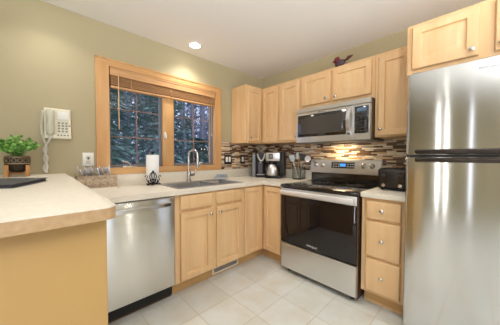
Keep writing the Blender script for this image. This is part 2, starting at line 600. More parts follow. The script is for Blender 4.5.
def blind():
    t = thing('window_blind', 'raised wooden slat blind bunched at the top of the window over the sink', 'blind', (-1.455, -0.02, 1.86))
    x0, x1 = -2.034, -0.876
    b = MB().box(x0, -0.016, 1.955, x1, 0.03, 2.026, 0.004)
    b.box(x0, -0.021, 1.955, x1, -0.016, 1.968).box(x0, -0.021, 2.012, x1, -0.016, 2.026)
    b.build('valance', BLINDW, t)
    z = 1.948
    k = 0
    while z > 1.868:
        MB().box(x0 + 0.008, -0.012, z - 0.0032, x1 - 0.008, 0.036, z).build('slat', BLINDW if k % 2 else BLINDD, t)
        z -= 0.0075
        k += 1
    MB().box(x0 + 0.008, -0.014, 1.842, x1 - 0.008, 0.038, 1.862, 0.004).build('bottom_rail', BLINDW, t)
    for xx in (x0 + 0.18, -1.455, x1 - 0.18):
        MB().box(xx - 0.004, -0.0155, 1.846, xx + 0.004, -0.0145, 1.955).build('ladder_tape', BLINDD, t)
    MB().tube([(-1.967, -0.026, 1.955), (-1.967, -0.028, 1.70), (-1.967, -0.03, 1.46)], 0.0045, 8).build('tilt_wand', mat('wand', srgb(214, 178, 140), 0.4), t)
    c = MB().tube([(x1 - 0.055, -0.024, 1.955), (x1 - 0.055, -0.026, 1.70), (x1 - 0.058, -0.026, 1.50)], 0.0022, 6)
    c.lathe([(0.003, 0.03), (0.008, 0.01), (0.009, 0.0)], (x1 - 0.058, -0.026, 1.47), seg=10)
    c.build('lift_cord', mat('cord', srgb(206, 176, 140), 0.8), t)


blind()

# ------------------------------------------------------------------ cabinets
DT = 0.022
DOOR = [(0, 0), (0, DT - 0.005), (0.005, DT), (0.050, DT), (0.055, DT - 0.015), (0.066, DT - 0.015), (0.095, DT - 0.002), (0.097, DT - 0.002)]
SLAB = [(0, 0), (0, DT - 0.007), (0.003, DT - 0.003), (0.012, DT)]


def door(parent, F, u0, u1, z0, z1, knob=None, small=False):
    r = DOOR
    d = MB().panel(F, u0, u1, z0, z1, r, 0.001).build('door', MAPLE_IN, parent)
    if knob:
        knob_at(d, F, knob[0], knob[1])
    return d


def knob_at(parent, F, u, z):
    o, U, N = F
    c = o + U * u + Vector((0, 0, z)) + N * (DT + 0.0005)
    MB().lathe([(0.008, 0), (0.006, 0.004), (0.005, 0.012), (0.009, 0.017), (0.0145, 0.021), (0.015, 0.026), (0.011, 0.030), (0.003, 0.032)], c, N, 16).build('knob', CHROME, parent)


def drawer(parent, F, u0, u1, z0, z1, knob=True, name='drawer_front'):
    d = MB().panel(F, u0, u1, z0, z1, SLAB, 0.001).build(name, MAPLE_IN, parent)
    if knob:
        knob_at(d, F, (u0 + u1) / 2, (z0 + z1) / 2 + 0.0)
    return d


KB = 0.115      # underside of the base cabinets
CB = CT - 0.04  # underside of the worktop
g = 0.0015


def base_body(t, x0, x1, y0, y1, face, kick):
    """face: 'w' faces -y, 'r' faces -x; carcass up to the worktop with a recessed toe kick"""
    b = MB()
    b.box(x0, y0, KB, x1, y1, CB - 0.001, 0.0015, 1)
    b.build('carcass', MAPLE, t)
    if kick:
        MB().box(*kick).build('toe_kick', KICK, t)


def base_cabinets():
    F = FW(-0.61)
    t = thing('sink_cabinet', 'wide maple base cabinet under the sink with two doors and two false drawer fronts', 'cabinet', (-1.30, -0.3, 0))
    # open-topped carcass, so the bowls hang inside it
    x0, x1 = -1.698, -0.926
    b = MB().box(x0, -0.61, KB, x1, -0.592, CB - 0.001).box(x0, -0.592, KB, x0 + 0.018, -0.01, CB - 0.001)
    b.box(x1 - 0.018, -0.592, KB, x1, -0.01, CB - 0.001).box(x0 + 0.018, -0.592, KB, x1 - 0.018, -0.01, KB + 0.018)
    b.build('carcass', MAPLE, t)
    MB().box(x0, -0.535, 0, x1, -0.515, KB - 0.001).build('toe_kick', KICK, t)
    drawer(t, F, -1.655, -1.338, 0.748, 0.870, False, 'false_drawer_front')
    drawer(t, F, -1.285, -0.958, 0.748, 0.870, False, 'false_drawer_front')
    door(t, F, -1.655, -1.338, 0.130, 0.722, (-1.362, 0.675))
    door(t, F, -1.285, -0.958, 0.130, 0.722, (-1.258, 0.675))
    t = thing('corner_cabinet', 'narrow maple base cabinet with one tall door in the inside corner right of the sink', 'cabinet', (-0.45, -0.3, 0))
    b = MB().box(-0.924, -0.61, KB, -0.012, -0.012, CB - 0.001, 0.0015, 1)
    b.build('carcass', MAPLE, t)
    MB().box(-0.924, -0.535, 0, -0.012, -0.515, KB - 0.001).build('toe_kick', KICK, t)
    door(t, F, -0.912, -0.648, 0.130, 0.870)
    F = FR(-0.61)
    t = thing('base_cabinet', 'narrow one-door maple base cabinet left of the range', 'cabinet', (-0.3, -0.77, 0))
    MB().box(-0.61, -0.924, KB, -0.012, -0.612, CB - 0.001, 0.0015, 1).build('carcass', MAPLE, t)
    MB().box(-0.535, -0.924, 0, -0.515, -0.537, KB - 0.001).build('toe_kick', KICK, t)
    door(t, F, 0.648, 0.888, 0.130, 0.870)
    t = thing('drawer_cabinet', 'maple base cabinet with a stack of three drawers between range and refrigerator', 'cabinet', (-0.3, -1.87, 0))
    MB().box(-0.61, -2.018, KB, -0.012, -1.716, CB - 0.001, 0.0015, 1).build('carcass', MAPLE, t)
    MB().box(-0.535, -2.018, 0, -0.515, -1.72, KB - 0.001).build('toe_kick', KICK, t)
    MB().box(-0.5385, -2.018, 0, -0.5353, -1.72, 0.02).build('shoe_moulding', MAPLE, t)
    for z0, z1 in ((0.720, 0.862), (0.418, 0.700), (0.142, 0.398)):
        drawer(t, F, 1.752, 1.990, z0, z1)


base_cabinets()


def uppers():
    zb, zt = 1.385, 2.128
    t = thing('wall_cabinet', 'maple upper cabinet on the window wall, its plain end panel beside the window', 'cabinet', (-0.3, -0.15, zb))
    MB().box(-0.602, -0.305, zb, -0.012, -0.010, zt, 0.0015, 1).build('carcass', MAPLE, t)
    door(t, FW(-0.305), -0.582, -0.338, zb + 0.018, zt - 0.035, (-0.553, zb + 0.065))
    F = FR(-0.305)
    t = thing('wall_cabinet', 'maple upper cabinet with two tall doors in the corner left of the microwave', 'cabinet', (-0.15, -0.62, zb))
    MB().box(-0.305, -0.922, zb, -0.010, -0.307, zt, 0.0015, 1).build('carcass', MAPLE, t)
    door(t, F, 0.332, 0.588, zb + 0.018, zt - 0.035)
    door(t, F, 0.624, 0.902, zb + 0.018, zt - 0.035, (0.878, zb + 0.065))
    t = thing('wall_cabinet', 'short maple upper cabinet with two doors above the microwave', 'cabinet', (-0.15, -1.31, 1.742))
    MB().box(-0.305, -1.708, 1.742, -0.010, -0.924, zt, 0.0015, 1).build('carcass', MAPLE, t)
    door(t, F, 0.948, 1.282, 1.785, zt - 0.03, (1.246, 1.822))
    door(t, F, 1.312, 1.682, 1.785, zt - 0.03, (1.350, 1.822))
    t = thing('wall_cabinet', 'tall one-door maple upper cabinet between microwave and refrigerator', 'cabinet', (-0.15, -1.86, zb))
    MB().box(-0.305, -2.002, zb, -0.010, -1.71, zt, 0.0015, 1).build('carcass', MAPLE, t)
    door(t, F, 1.738, 1.985, zb + 0.012, zt - 0.035, (1.764, zb + 0.068))
    t = thing('wall_cabinet', 'deep maple cabinet above the refrigerator', 'cabinet', (-0.3, -2.39, 1.785))
    MB().box(-0.61, -2.78, 1.785, -0.010, -2.004, zt, 0.0015, 1).build('carcass', MAPLE, t)
    F = FR(-0.61)
    door(t, F, 2.034, 2.358, 1.815, zt - 0.025, (2.330, 1.852))
    door(t, F, 2.424, 2.750, 1.815, zt - 0.025, (2.452, 1.852))


uppers()

# ------------------------------------------------------------------ worktops
def worktops():
    z0, z1 = CB, CT
    t = thing('worktop', 'cream laminate worktop running from the bar round the corner to the range', 'worktop', (-1.2, -0.3, z0))
    hx0, hx1, hy0, hy1 = -1.63, -0.925, -0.565, -0.115      # cut-out for the sink
    b = MB()
    b.box(-2.378, -0.645, z0, hx0, -0.001, z1).box(hx1, -0.645, z0, -0.002, -0.001, z1)
    b.box(hx0, -0.645, z0, hx1, hy0, z1).box(hx0, hy1, z0, hx1, -0.001, z1)
    b.box(-0.645, -0.922, z0, -0.002, -0.645, z1)
    b.build('worktop_slab', COUNTER, t, smooth=False)
    b = MB().box(-2.378, -0.021, z1 + 0.0003, -0.009, -0.0005, 1.0355, 0.003)
    b.box(-0.029, -0.922, z1 + 0.0003, -0.0085, -0.0215, 1.0355, 0.003)
    b.build('upstand', COUNTER, t)
    t = thing('worktop', 'short cream laminate worktop over the drawers right of the range', 'worktop', (-0.3, -1.87, z0))
    MB().box(-0.645, -2.02, z0, -0.002, -1.714, z1, 0.004).build('worktop_slab', COUNTER, t)
    MB().box(-0.029, -2.02, z1 + 0.0003, -0.0085, -1.714, 1.0355, 0.003).build('upstand', COUNTER, t)
    # raised bar
    t = thing('bar_top', 'raised cream bar top with a shade-tinted edge on the shade-tinted half wall', 'worktop', (-2.75, -0.85, BT - 0.036))
    x0, x1, y0 = -3.24, -2.359, -1.667
    r = 0.035
    poly = [(x0, -0.001), (x0, y0)] + [(x1 - r + r * math.sin(R(a)), y0 + r - r * math.cos(R(a))) for a in range(0, 91, 15)] + [(x1, -0.001)]
    ins = [(x0 + 0.003, -0.001), (x0 + 0.003, y0 + 0.003)] + [(x1 - r + (r - 0.003) * math.sin(R(a)), y0 + r - (r - 0.003) * math.cos(R(a))) for a in range(0, 91, 15)] + [(x1 - 0.003, -0.001)]
    MB().quadring([[(a, b_, BT - 0.004) for a, b_ in poly], [(a, b_, BT - 0.001) for a, b_ in poly], [(a, b_, BT) for a, b_ in ins]]).build('bar_surface', COUNTER, t)
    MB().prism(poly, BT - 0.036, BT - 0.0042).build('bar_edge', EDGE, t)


worktops()

# ------------------------------------------------------------------ sink, tap, cloth
def sink():
    t = thing('kitchen_sink', 'double-bowl stainless sink set into the worktop under the window', 'sink', (-1.28, -0.34, CT - 0.17))
    z = CT + 0.004
    X0, X1, Y0, Y1 = -1.655, -0.90, -0.588, -0.088
    bowls = [(-1.615, -1.205, -0.55, -0.185), (-1.165, -0.94, -0.55, -0.185)]
    b = MB()
    xs = sorted({X0, X1, *[q for w in bowls for q in w[:2]]})
    ys = [Y0, -0.55, -0.185, Y1]
    for i in range(len(xs) - 1):
        for j in range(3):
            inb = any(w[0] <= xs[i] and xs[i + 1] <= w[1] for w in bowls) and j == 1
            if not inb:
                b.box(xs[i], ys[j], z - 0.003, xs[i + 1], ys[j + 1], z)
    b.build('rim', SINKM, t, smooth=False)
    for k, (x0, x1, y0, y1) in enumerate(bowls):
        d = 0.165 if k == 0 else 0.14
        rr = []
        for ins, h in ((0, 0), (0.006, -0.012), (0.012, -d + 0.03), (0.03, -d + 0.004), (0.05, -d)):
            rr.append([(x0 + ins, y0 + ins, z + h), (x1 - ins, y0 + ins, z + h), (x1 - ins, y1 - ins, z + h), (x0 + ins, y1 - ins, z + h)])
        bo = MB().quadring(rr, cap0=False).build('bowl', SINKM, t)
        MB().lathe([(0.042, 0.0005), (0.04, 0.003), (0.03, 0.002), (0.01, 0.0015)], ((x0 + x1) / 2, (y0 + y1) / 2, z - d), seg=20).build('drain', CHROME, bo)


sink()


def tap():
    x, y, z = -1.312, -0.135, CT + 0.0045
    t = thing('kitchen_tap', 'tall brushed nickel gooseneck tap with pull-down spray behind the sink', 'tap', (x, y, z))
    MB().lathe([(0.030, 0), (0.030, 0.006), (0.024, 0.012), (0.0225, 0.09), (0.021, 0.12)], (x, y, z), seg=20).build('base', CHROME, t)
    pts = [(x, y, z + 0.115), (x, y, z + 0.28)]
    rad = 0.062
    for a in range(0, 181, 15):
        pts.append((x + (1 - math.cos(R(a))) * rad * 0.35, y - (1 - math.cos(R(a))) * rad * 0.94, z + 0.285 + math.sin(R(a)) * rad))
    ex, ey = x + 2 * rad * 0.35, y - 2 * rad * 0.94
    pts.append((ex, ey, z + 0.255))
    MB().tube(pts, 0.0125, 12).build('spout', CHROME, t)
    MB().lathe([(0.013, 0.10), (0.0165, 0.085), (0.0185, 0.02), (0.015, 0)], (ex, ey, z + 0.155), seg=16).build('spray_head', CHROME, t)
    b = MB().lathe([(0.016, 0), (0.017, 0.03), (0.015, 0.045)], (x + 0.02, y, z + 0.075), (1, -0.1, 0), 14)
    b.tube([(x + 0.062, y - 0.004, z + 0.075), (x + 0.075, y - 0.008, z + 0.10), (x + 0.082, y - 0.012, z + 0.155)], [0.010, 0.007, 0.006], 10)
    b.build('lever', CHROME, t)


tap()


def dishcloth():
    b = MB()
    c = Vector((-0.885, -0.15, CT + 0.0045))
    t = thing('dish_cloth', 'folded blue grey dish cloths heaped on the worktop right of the sink', 'cloth', c)
    random.seed(3)
    n = 10
    for k, (w, d, mm) in enumerate(((0.17, 0.115, CLOTHW), (0.155, 0.105, CLOTHM), (0.135, 0.095, CLOTHM), (0.12, 0.08, CLOTHM))):
        z0 = c.z + k * 0.0152
        rings = []
        for ins, h in ((0.006, 0), (0.0, 0.004), (0.0, 0.009), (0.007, 0.014)):
            pl = []
            for q in range(24):
                a = 2 * math.pi * q / 24
                cx, sy = math.cos(a), math.sin(a)
                px = math.copysign(abs(cx) ** 0.35, cx) * (w / 2 - ins)
                py = math.copysign(abs(sy) ** 0.35, sy) * (d / 2 - ins)
                pl.append((c.x + px + random.uniform(-.003, .003) + 0.006 * k, c.y + py + random.uniform(-.003, .003), z0 + h))
            rings.append(pl)
        MB().quadring(rings).build('fold', mm, t)


dishcloth()

# ------------------------------------------------------------------ dishwasher
def dishwasher():
    F = FW(-0.60)
    t = thing('dishwasher', 'stainless dishwasher with a bowed bar handle left of the sink cabinet', 'dishwasher', (-2.0, -0.3, 0))
    x0, x1 = -2.308, -1.703
    MB().box(x0 + 0.003, -0.60, 0.122, x1 - 0.003, -0.05, CB - 0.006).build('tub', DKGREY, t)
    d = MB().panel(F, x0 + 0.004, x1 - 0.004, 0.128, CB - 0.010, [(0, 0), (0, 0.022), (0.004, 0.028), (0.010, 0.030)], 0.001).build('door', STEELD, t)
    pts = []
    for k in range(13):
        s = k / 12
        pts.append((x0 + 0.045 + (x1 - x0 - 0.09) * s, -0.633 - 0.012 - 0.042 * math.sin(math.pi * s) ** 0.6, 0.822))
    h = MB()
    rings = [[(p[0], p[1] - 0.009, p[2] - 0.013), (p[0], p[1] + 0.006, p[2] - 0.013), (p[0], p[1] + 0.006, p[2] + 0.013), (p[0], p[1] - 0.009, p[2] + 0.013)] for p in pts]
    h.quadring(rings)
    for xx in (x0 + 0.045, x1 - 0.045):
        h.box(xx - 0.014, -0.652, 0.808, xx + 0.014, -0.6312, 0.836, 0.003)
    h.build('handle', CHROME, t)
    MB().box(x0 + 0.004, -0.565, 0.022, x1 - 0.004, -0.55, 0.120).build('toe_kick', BLACK, t)
    MB().box(x0 + 0.004, -0.548, 0.0, x1 - 0.004, -0.530, 0.022).build('floor_strip', mat('brown_strip', srgb(120, 84, 56), 0.6), t)


dishwasher()
# ------------------------------------------------------------------ range
def kitchen_range():
    y0, y1 = -1.708, -0.932          # right, left
    t = thing('range', 'freestanding stainless electric range with black glass top between the base cabinets', 'range', (-0.35, -1.32, 0))
    u0, u1 = -y1, -y0
    MB().box(-0.645, y0 + 0.004, 0.03, -0.03, y1 - 0.004, 0.893).build('body', mat('range_side', srgb(62, 40, 36), 0.4), t)
    for yy in (y0 + 0.06, y1 - 0.06):
        for xx in (-0.60, -0.08):
            MB().lathe([(0.018, 0), (0.018, 0.012), (0.01, 0.029)], (xx, yy, 0), seg=12).build('foot', BLACK, t)
    ck = MB().box(-0.690, y0, 0.8935, -0.03, y1, 0.921, 0.006).build('cooktop', BGLASS, t)
    for bx, by, br in ((-0.50, -1.51, 0.115), (-0.50, -1.13, 0.09), (-0.22, -1.52, 0.075), (-0.22, -1.13, 0.085)):
        q = MB()
        for rr in (br, br * 0.62):
            q.quadring([[(bx + r_ * math.cos(2 * math.pi * k / 48), by + r_ * math.sin(2 * math.pi * k / 48), 0.9213 + h) for k in range(48)] for r_, h in ((rr - 0.0025, 0), (rr - 0.0025, 0.0003), (rr + 0.0025, 0.0003), (rr + 0.0025, 0))], False, False)
        q.build('burner', RING, ck)
    F = FR(-0.645)
    # oven door
    d = MB().panel(F, u0 + 0.004, u1 - 0.004, 0.322, 0.886, [(0, 0), (0, 0.028), (0.004, 0.033)], 0.001).build('oven_door', mat('door_edge', srgb(40, 30, 28), 0.15), t)
    MB().panel(F, u0 + 0.008, u1 - 0.008, 0.327, 0.808, [(0, 0), (0, 0.0025), (0.003, 0.004)], 0.0345).build('glass', OVENGL, d)
    MB().panel(F, u0 + 0.006, u1 - 0.006, 0.811, 0.884, [(0, 0), (0, 0.004), (0.003, 0.006)], 0.0345).build('door_trim', STEELP, d)
    h = MB()
    xh = -0.715
    h.box(xh - 0.010, y0 + 0.02, 0.828, xh + 0.012, y1 - 0.02, 0.868, 0.008, 3)
    for yy in (y0 + 0.05, y1 - 0.05):
        h.box(xh + 0.011, yy - 0.014, 0.836, -0.6858, yy + 0.014, 0.860, 0.003)
    h.build('handle', mat('handle_satin', srgb(236, 235, 233), 0.35, 0.5), d)
    text('emblem', 'Whirlpool', 0.026, F, (u0 + u1) / 2 - 0.02, 0.362, 0.0392, LOGOW, d)
    # storage drawer
    MB().panel(F, u0 + 0.004, u1 - 0.004, 0.052, 0.316, [(0, 0), (0, 0.026), (0.004, 0.032), (0.012, 0.034)], 0.001).build('storage_drawer', STEELP, t)
    # control backguard
    bgd = MB()
    bgd.quadring([[(-0.028, y, 0.922), (-0.066, y, 0.922), (-0.066, y, 1.022), (-0.028, y, 1.022)] for y in (y0 + 0.002, y1 - 0.002)])
    bgd.build('backguard_base', BGLASS, t)
    p = MB().quadring([[(-0.028, y, 1.0225), (-0.098, y, 1.0225), (-0.100, y, 1.03), (-0.076, y, 1.172), (-0.062, y, 1.180), (-0.028, y, 1.180)] for y in (y0 - 0.0, y1 + 0.0)])
    p = p.build('control_panel', STEELP, t)
    nrm = Vector((-1, 0, 0.165)).normalized()

    def onp(yy, z):
        return Vector((-0.1 + (z - 1.03) * 0.169, yy, z))
    for yy in (-1.00, -1.083, -1.548, -1.628):
        c = onp(yy, 1.112)
        k = MB().lathe([(0.027, 0.0005), (0.027, 0.004), (0.022, 0.007), (0.020, 0.026), (0.017, 0.029), (0.002, 0.030)], c, nrm, 20)
        k = k.build('knob', CHROME, p)
        MB().box(-0.003, -0.003, 0, 0.003, 0.003, 0.033).build('pointer', BLACK, k, M=Matrix.Translation(c + Vector((0, 0, 0.012))) @ nrm.to_track_quat('Z', 'Y').to_matrix().to_4x4())
    q = MB().quadring([[onp(yy, 1.075) + nrm * e, onp(yy, 1.152) + nrm * e] for yy, e in ()] or [[onp(-1.20, 1.08) + nrm * h_, onp(-1.455, 1.08) + nrm * h_, onp(-1.455, 1.148) + nrm * h_, onp(-1.20, 1.148) + nrm * h_] for h_ in (0.0005, 0.003)])
    disp = q.build('display_panel', BGLASS, p)
    MB().quadring([[onp(-1.30, 1.10) + nrm * h_, onp(-1.36, 1.10) + nrm * h_, onp(-1.36, 1.132) + nrm * h_, onp(-1.30, 1.132) + nrm * h_] for h_ in (0.0033, 0.004)]).build('clock_display', BLUE, disp)
    for yy in (-1.225, -1.255, -1.285, -1.385, -1.415, -1.44):
        for zz in (1.095, 1.12):
            MB().quadring([[onp(yy + 0.009, zz) + nrm * h_, onp(yy - 0.009, zz) + nrm * h_, onp(yy - 0.009, zz + 0.011) + nrm * h_, onp(yy + 0.009, zz + 0.011) + nrm * h_] for h_ in (0.0033, 0.0042)]).build('touch_key', GREY, disp)


kitchen_range()

# ------------------------------------------------------------------ microwave
def microwave():
    y0, y1 = -1.705, -0.928
    zb, zt = 1.362, 1.740
    t = thing('microwave_oven', 'stainless microwave hung over the range under the short cabinet', 'microwave', (-0.2, -1.317, zb))
    u0, u1 = -y1, -y0
    MB().box(-0.375, y0, zb, -0.010, y1, zt).build('case', CHARC, t)
    F = FR(-0.375)
    us = 1.552
    d = MB().panel(F, u0, us - 0.001, zb + 0.002, zt - 0.052, [(0, 0), (0, 0.022), (0.003, 0.025)], 0.001).build('door', STEELP, t)
    MB().panel(F, u0 + 0.022, us - 0.062, zb + 0.062, zt - 0.078, [(0, 0), (0, 0.0015), (0.002, 0.003)], 0.0263).build('window', BGLASS, d)
    MB().panel(F, u0 + 0.060, us - 0.105, zb + 0.092, zt - 0.108, [(0, 0), (0, 0.001)], 0.0295).build('mesh_screen', mat('window_mesh', srgb(70, 66, 62), 0.15, coat=0.5), d)
    pts = []
    for k in range(13):
        s = k / 12
        pts.append((-0.402 - 0.042 * math.sin(math.pi * s) ** 0.6, -(us - 0.032), zb + 0.055 + (zt - zb - 0.125) * s))
    h = MB().quadring([[(p[0] - 0.006, p[1] - 0.016, p[2]), (p[0] + 0.006, p[1] - 0.016, p[2]), (p[0] + 0.006, p[1] + 0.016, p[2]), (p[0] - 0.006, p[1] + 0.016, p[2])] for p in pts])
    h.build('handle', mat('handle_bright', srgb(225, 224, 222), 0.22, 0.9), d)
    c = MB().panel(F, us + 0.001, u1, zb + 0.002, zt - 0.052, [(0, 0), (0, 0.022), (0.003, 0.025)], 0.001).build('control_panel', STEELP, t)
    kp = MB().panel(F, us + 0.016, u1 - 0.016, zb + 0.062, zt - 0.07, [(0, 0), (0, 0.0015), (0.002, 0.003)], 0.0263).build('keypad', BGLASS, c)
    MB().panel(F, us + 0.036, u1 - 0.034, zt - 0.118, zt - 0.085, [(0, 0), (0, 0.0007)], 0.0295).build('display', mat('grey_blue_lcd', srgb(90, 110, 130), 0.3, emit=(srgb(90, 120, 150), 0.15)), kp)
    for i in range(3):
        for j in range(6):
            ua = us + 0.030 + i * 0.034
            za = zb + 0.075 + j * 0.028
            MB().panel(F, ua, ua + 0.024, za, za + 0.016, [(0, 0), (0, 0.0007)], 0.0295).build('key', DKGREY, kp)
    v = MB().panel(F, u0, u1, zt - 0.048, zt - 0.002, [(0, 0), (0, 0.022), (0.003, 0.025)], 0.001).build('vent_panel', STEELP, t)
    text('emblem', 'Whirlpool', 0.02, F, 1.235, zt - 0.064, 0.0263, LOGO, d)
    b = MB().box(-0.36, y0 + 0.06, zb - 0.004, -0.20, y0 + 0.34, zb - 0.0004).box(-0.36, y1 - 0.34, zb - 0.004, -0.20, y1 - 0.06, zb - 0.0004)
    b.build('grease_filter', GREY, t)


microwave()
l = bpy.data.lights.new('cooktop_lamp', 'AREA')
l.shape = 'RECTANGLE'
l.size, l.size_y, l.energy, l.color = 0.10, 0.16, 2.2, (1.0, 0.80, 0.52)
lo = bpy.data.objects.new('cooktop_lamp', l)
lo.location = (-0.12, -1.32, 1.356)
LINK(lo)
# ------------------------------------------------------------------ refrigerator
def fridge():
    y0, y1 = -2.79, -2.036
    t = thing('refrigerator', 'tall stainless top-freezer refrigerator at the right', 'refrigerator', (-0.4, -2.41, 0))
    MB().box(-0.70, y0 + 0.004, 0.03, -0.04, y1 - 0.004, 1.735, 0.006).build('cabinet', DKGREY, t)
    for yy in (y0 + 0.06, y1 - 0.06):
        for xx in (-0.64, -0.12):
            MB().lathe([(0.02, 0), (0.02, 0.012), (0.012, 0.029)], (xx, yy, 0), seg=12).build('foot', BLACK, t)

    def fdoor(nm, z0, z1):
        # slightly crowned front with rounded long edges
        n = 16
        prof = []
        for k in range(n + 1):
            s = k / n
            y = y1 + (y0 - y1) * s
            e = min(s, 1 - s) * (y1 - y0)
            r = 0.022
            rnd = 0 if e > r else r - math.sqrt(max(r * r - (r - e) ** 2, 0))
            prof.append((y, -0.775 + rnd - 0.010 * math.sin(math.pi * s)))
        # refine corners
        prof = []
        r = 0.022
        W = y1 - y0
        es = [0, .0015, .004, .008, .013, .018, .022] + [0.022 + (W - 0.044) * k / 14 for k in range(1, 14)] + [W - q for q in (.022, .018, .013, .008, .004, .0015, 0)]
        for e in es:
            q = min(e, W - e)
            rnd = 0 if q >= r else r - math.sqrt(max(r * r - (r - q) ** 2, 0))
            prof.append((-0.772 + rnd - 0.010 * math.sin(math.pi * e / W), y1 - e))
        ring = [(-0.702, y1)] + prof + [(-0.702, y0)]
        b = MB().quadring([[(x + i, y, z) for x, y in ring] for z, i in ((z0, 0.004), (z0 + 0.004, 0), (z1 - 0.006, 0), (z1, 0.006))])
        return b.build(nm, STEEL, t)
    fz = fdoor('freezer_door', 1.222, 1.742)
    fr = fdoor('fresh_food_door', 0.075, 1.208)
    F = FR(-0.772)
    MB().box(-0.815, y0 + 0.05, 1.226, -0.7735, y1 - 0.055, 1.254, 0.008, 3).build('handle', HANDLE, fz)
    MB().box(-0.812, y0 + 0.05, 1.176, -0.7735, y1 - 0.055, 1.2035, 0.008, 3).build('handle', HANDLE, fr)
    MB().box(-0.765, y0 + 0.03, 1.2085, -0.705, y1 - 0.004, 1.2215).build('gasket', BLACK, t)
    MB().box(-0.735, y0 + 0.01, 0.03, -0.705, y1 - 0.01, 0.072).build('toe_grille', DKGREY, t)
    text('emblem', 'Whirlpool', 0.022, F, 2.405, 1.690, 0.0095, LOGO, fz)
    MB().box(-0.74, y1 - 0.06, 1.7355, -0.66, y1 - 0.02, 1.755, 0.004).build('hinge_cover', DKGREY, t)


fridge()

# ------------------------------------------------------------------ vent, outlets, lamps, phone
def vent():
    t = thing('floor_vent', 'metal vent grille in the toe kick below the sink cabinet', 'vent', (-1.1, -0.54, 0.05))
    x0, x1, z0, z1, y = -1.275, -0.935, 0.016, 0.098, -0.5355
    b = MB().box(x0, y - 0.006, z0, x1, y, z0 + 0.013).box(x0, y - 0.006, z1 - 0.013, x1, y, z1).box(x0, y - 0.006, z0 + 0.013, x0 + 0.016, y, z1 - 0.013).box(x1 - 0.016, y - 0.006, z0 + 0.013, x1, y, z1 - 0.013)
    b.build('frame', mat('vent_frame', srgb(236, 226, 206), 0.5), t)
    MB().box(x0 + 0.016, y - 0.002, z0 + 0.013, x1 - 0.016, y - 0.0005, z1 - 0.013).build('backing', mat('vent_backing', srgb(80, 76, 72), 0.6), t)
    b = MB()
    for k in range(22):
        xx = x0 + 0.024 + k * 0.0137
        b.box(xx, y - 0.005, z0 + 0.013, xx + 0.005, y - 0.0022, z1 - 0.013)
    b.build('louvres', mat('vent_louvre', srgb(186, 182, 176), 0.4, 0.3), t)


vent()


def plates():
    t = thing('wall_outlet', 'white cover plate on the khaki wall left of the window', 'outlet', (-2.2, -0.003, 1.18))
    MB().panel(FW(-0.0005), -2.243, -2.163, 1.122, 1.238, [(0, 0), (0, 0.003), (0.004, 0.006)], 0).build('cover_plate', WHITE, t)
    for zz in (1.155, 1.195):
        MB().panel(FW(-0.0005), -2.219, -2.187, zz - 0.014, zz + 0.016, [(0, 0), (0, 0.002), (0.002, 0.003)], 0.0062).build('socket', IVORY2, t)
    MB().box(-2.209, -0.0105, 1.178, -2.197, -0.0098, 1.198).build('socket_slot', DKGREY, t)
    t = thing('light_switch', 'dark bronze double switch plate with white rockers on the mosaic beside the window', 'switch', (-0.65, -0.01, 1.17))
    F = FW(-0.0085)
    MB().panel(F, -0.722, -0.598, 1.105, 1.232, [(0, 0), (0, 0.003), (0.004, 0.006)], 0).build('cover_plate', BRONZEP, t)
    for u in (-0.685, -0.635):
        MB().panel(F, u - 0.017, u + 0.017, 1.135, 1.203, [(0, 0), (0, 0.003), (0.003, 0.005)], 0.0062).build('rocker', WHITE, t)
    t = thing('wall_outlet', 'dark bronze single plate with a white insert on the mosaic below the end cabinet', 'outlet', (-0.4, -0.01, 1.17))
    MB().panel(F, -0.436, -0.356, 1.108, 1.232, [(0, 0), (0, 0.003), (0.004, 0.006)], 0).build('cover_plate', BRONZEP, t)
    MB().panel(F, -0.413, -0.379, 1.136, 1.204, [(0, 0), (0, 0.003), (0.003, 0.005)], 0.0062).build('socket', WHITE, t)


plates()


def can(x, y, label, power, angle=125, blend=0.9):
    t = thing('recessed_light', label, 'ceiling light', (x, y, H))
    b = MB().quadring([[(x + r * math.cos(2 * math.pi * k / 32), y + r * math.sin(2 * math.pi * k / 32), H + h) for k in range(32)] for r, h in ((0.078, -0.0005), (0.076, -0.006), (0.060, -0.007), (0.054, -0.004), (0.052, -0.0005))], False, False)
    b.build('trim_ring', WHITE, t)
    MB().lathe([(0.052, 0), (0.052, 0.002), (0.03, 0.0026)], (x, y, H - 0.0032), seg=28).build('lens', LAMPM, t)
    l = bpy.data.lights.new('recessed_lamp', 'SPOT')
    l.energy = power
    l.color = (1.0, 0.95, 0.88)
    l.spot_size = R(angle)
    l.spot_blend = blend
    l.shadow_soft_size = 0.05
    o = bpy.data.objects.new('recessed_lamp', l)
    o.location = (0, 0, -0.02)
    LINK(o)
    o.parent = t


can(-1.275, -0.215, 'round recessed ceiling light, lit, near the window over the sink', 24)
can(-2.45, -0.30, 'round recessed ceiling light above the bar at the left wall', 11)
can(-1.35, -1.50, 'round recessed ceiling light in the middle of the kitchen ceiling', 24)
can(-2.60, -2.90, 'round recessed ceiling light behind the camera', 10)
can(-1.35, -3.30, 'round recessed ceiling light beyond the refrigerator', 30)
can(-3.90, -1.80, 'round recessed ceiling light over the dining side', 30)


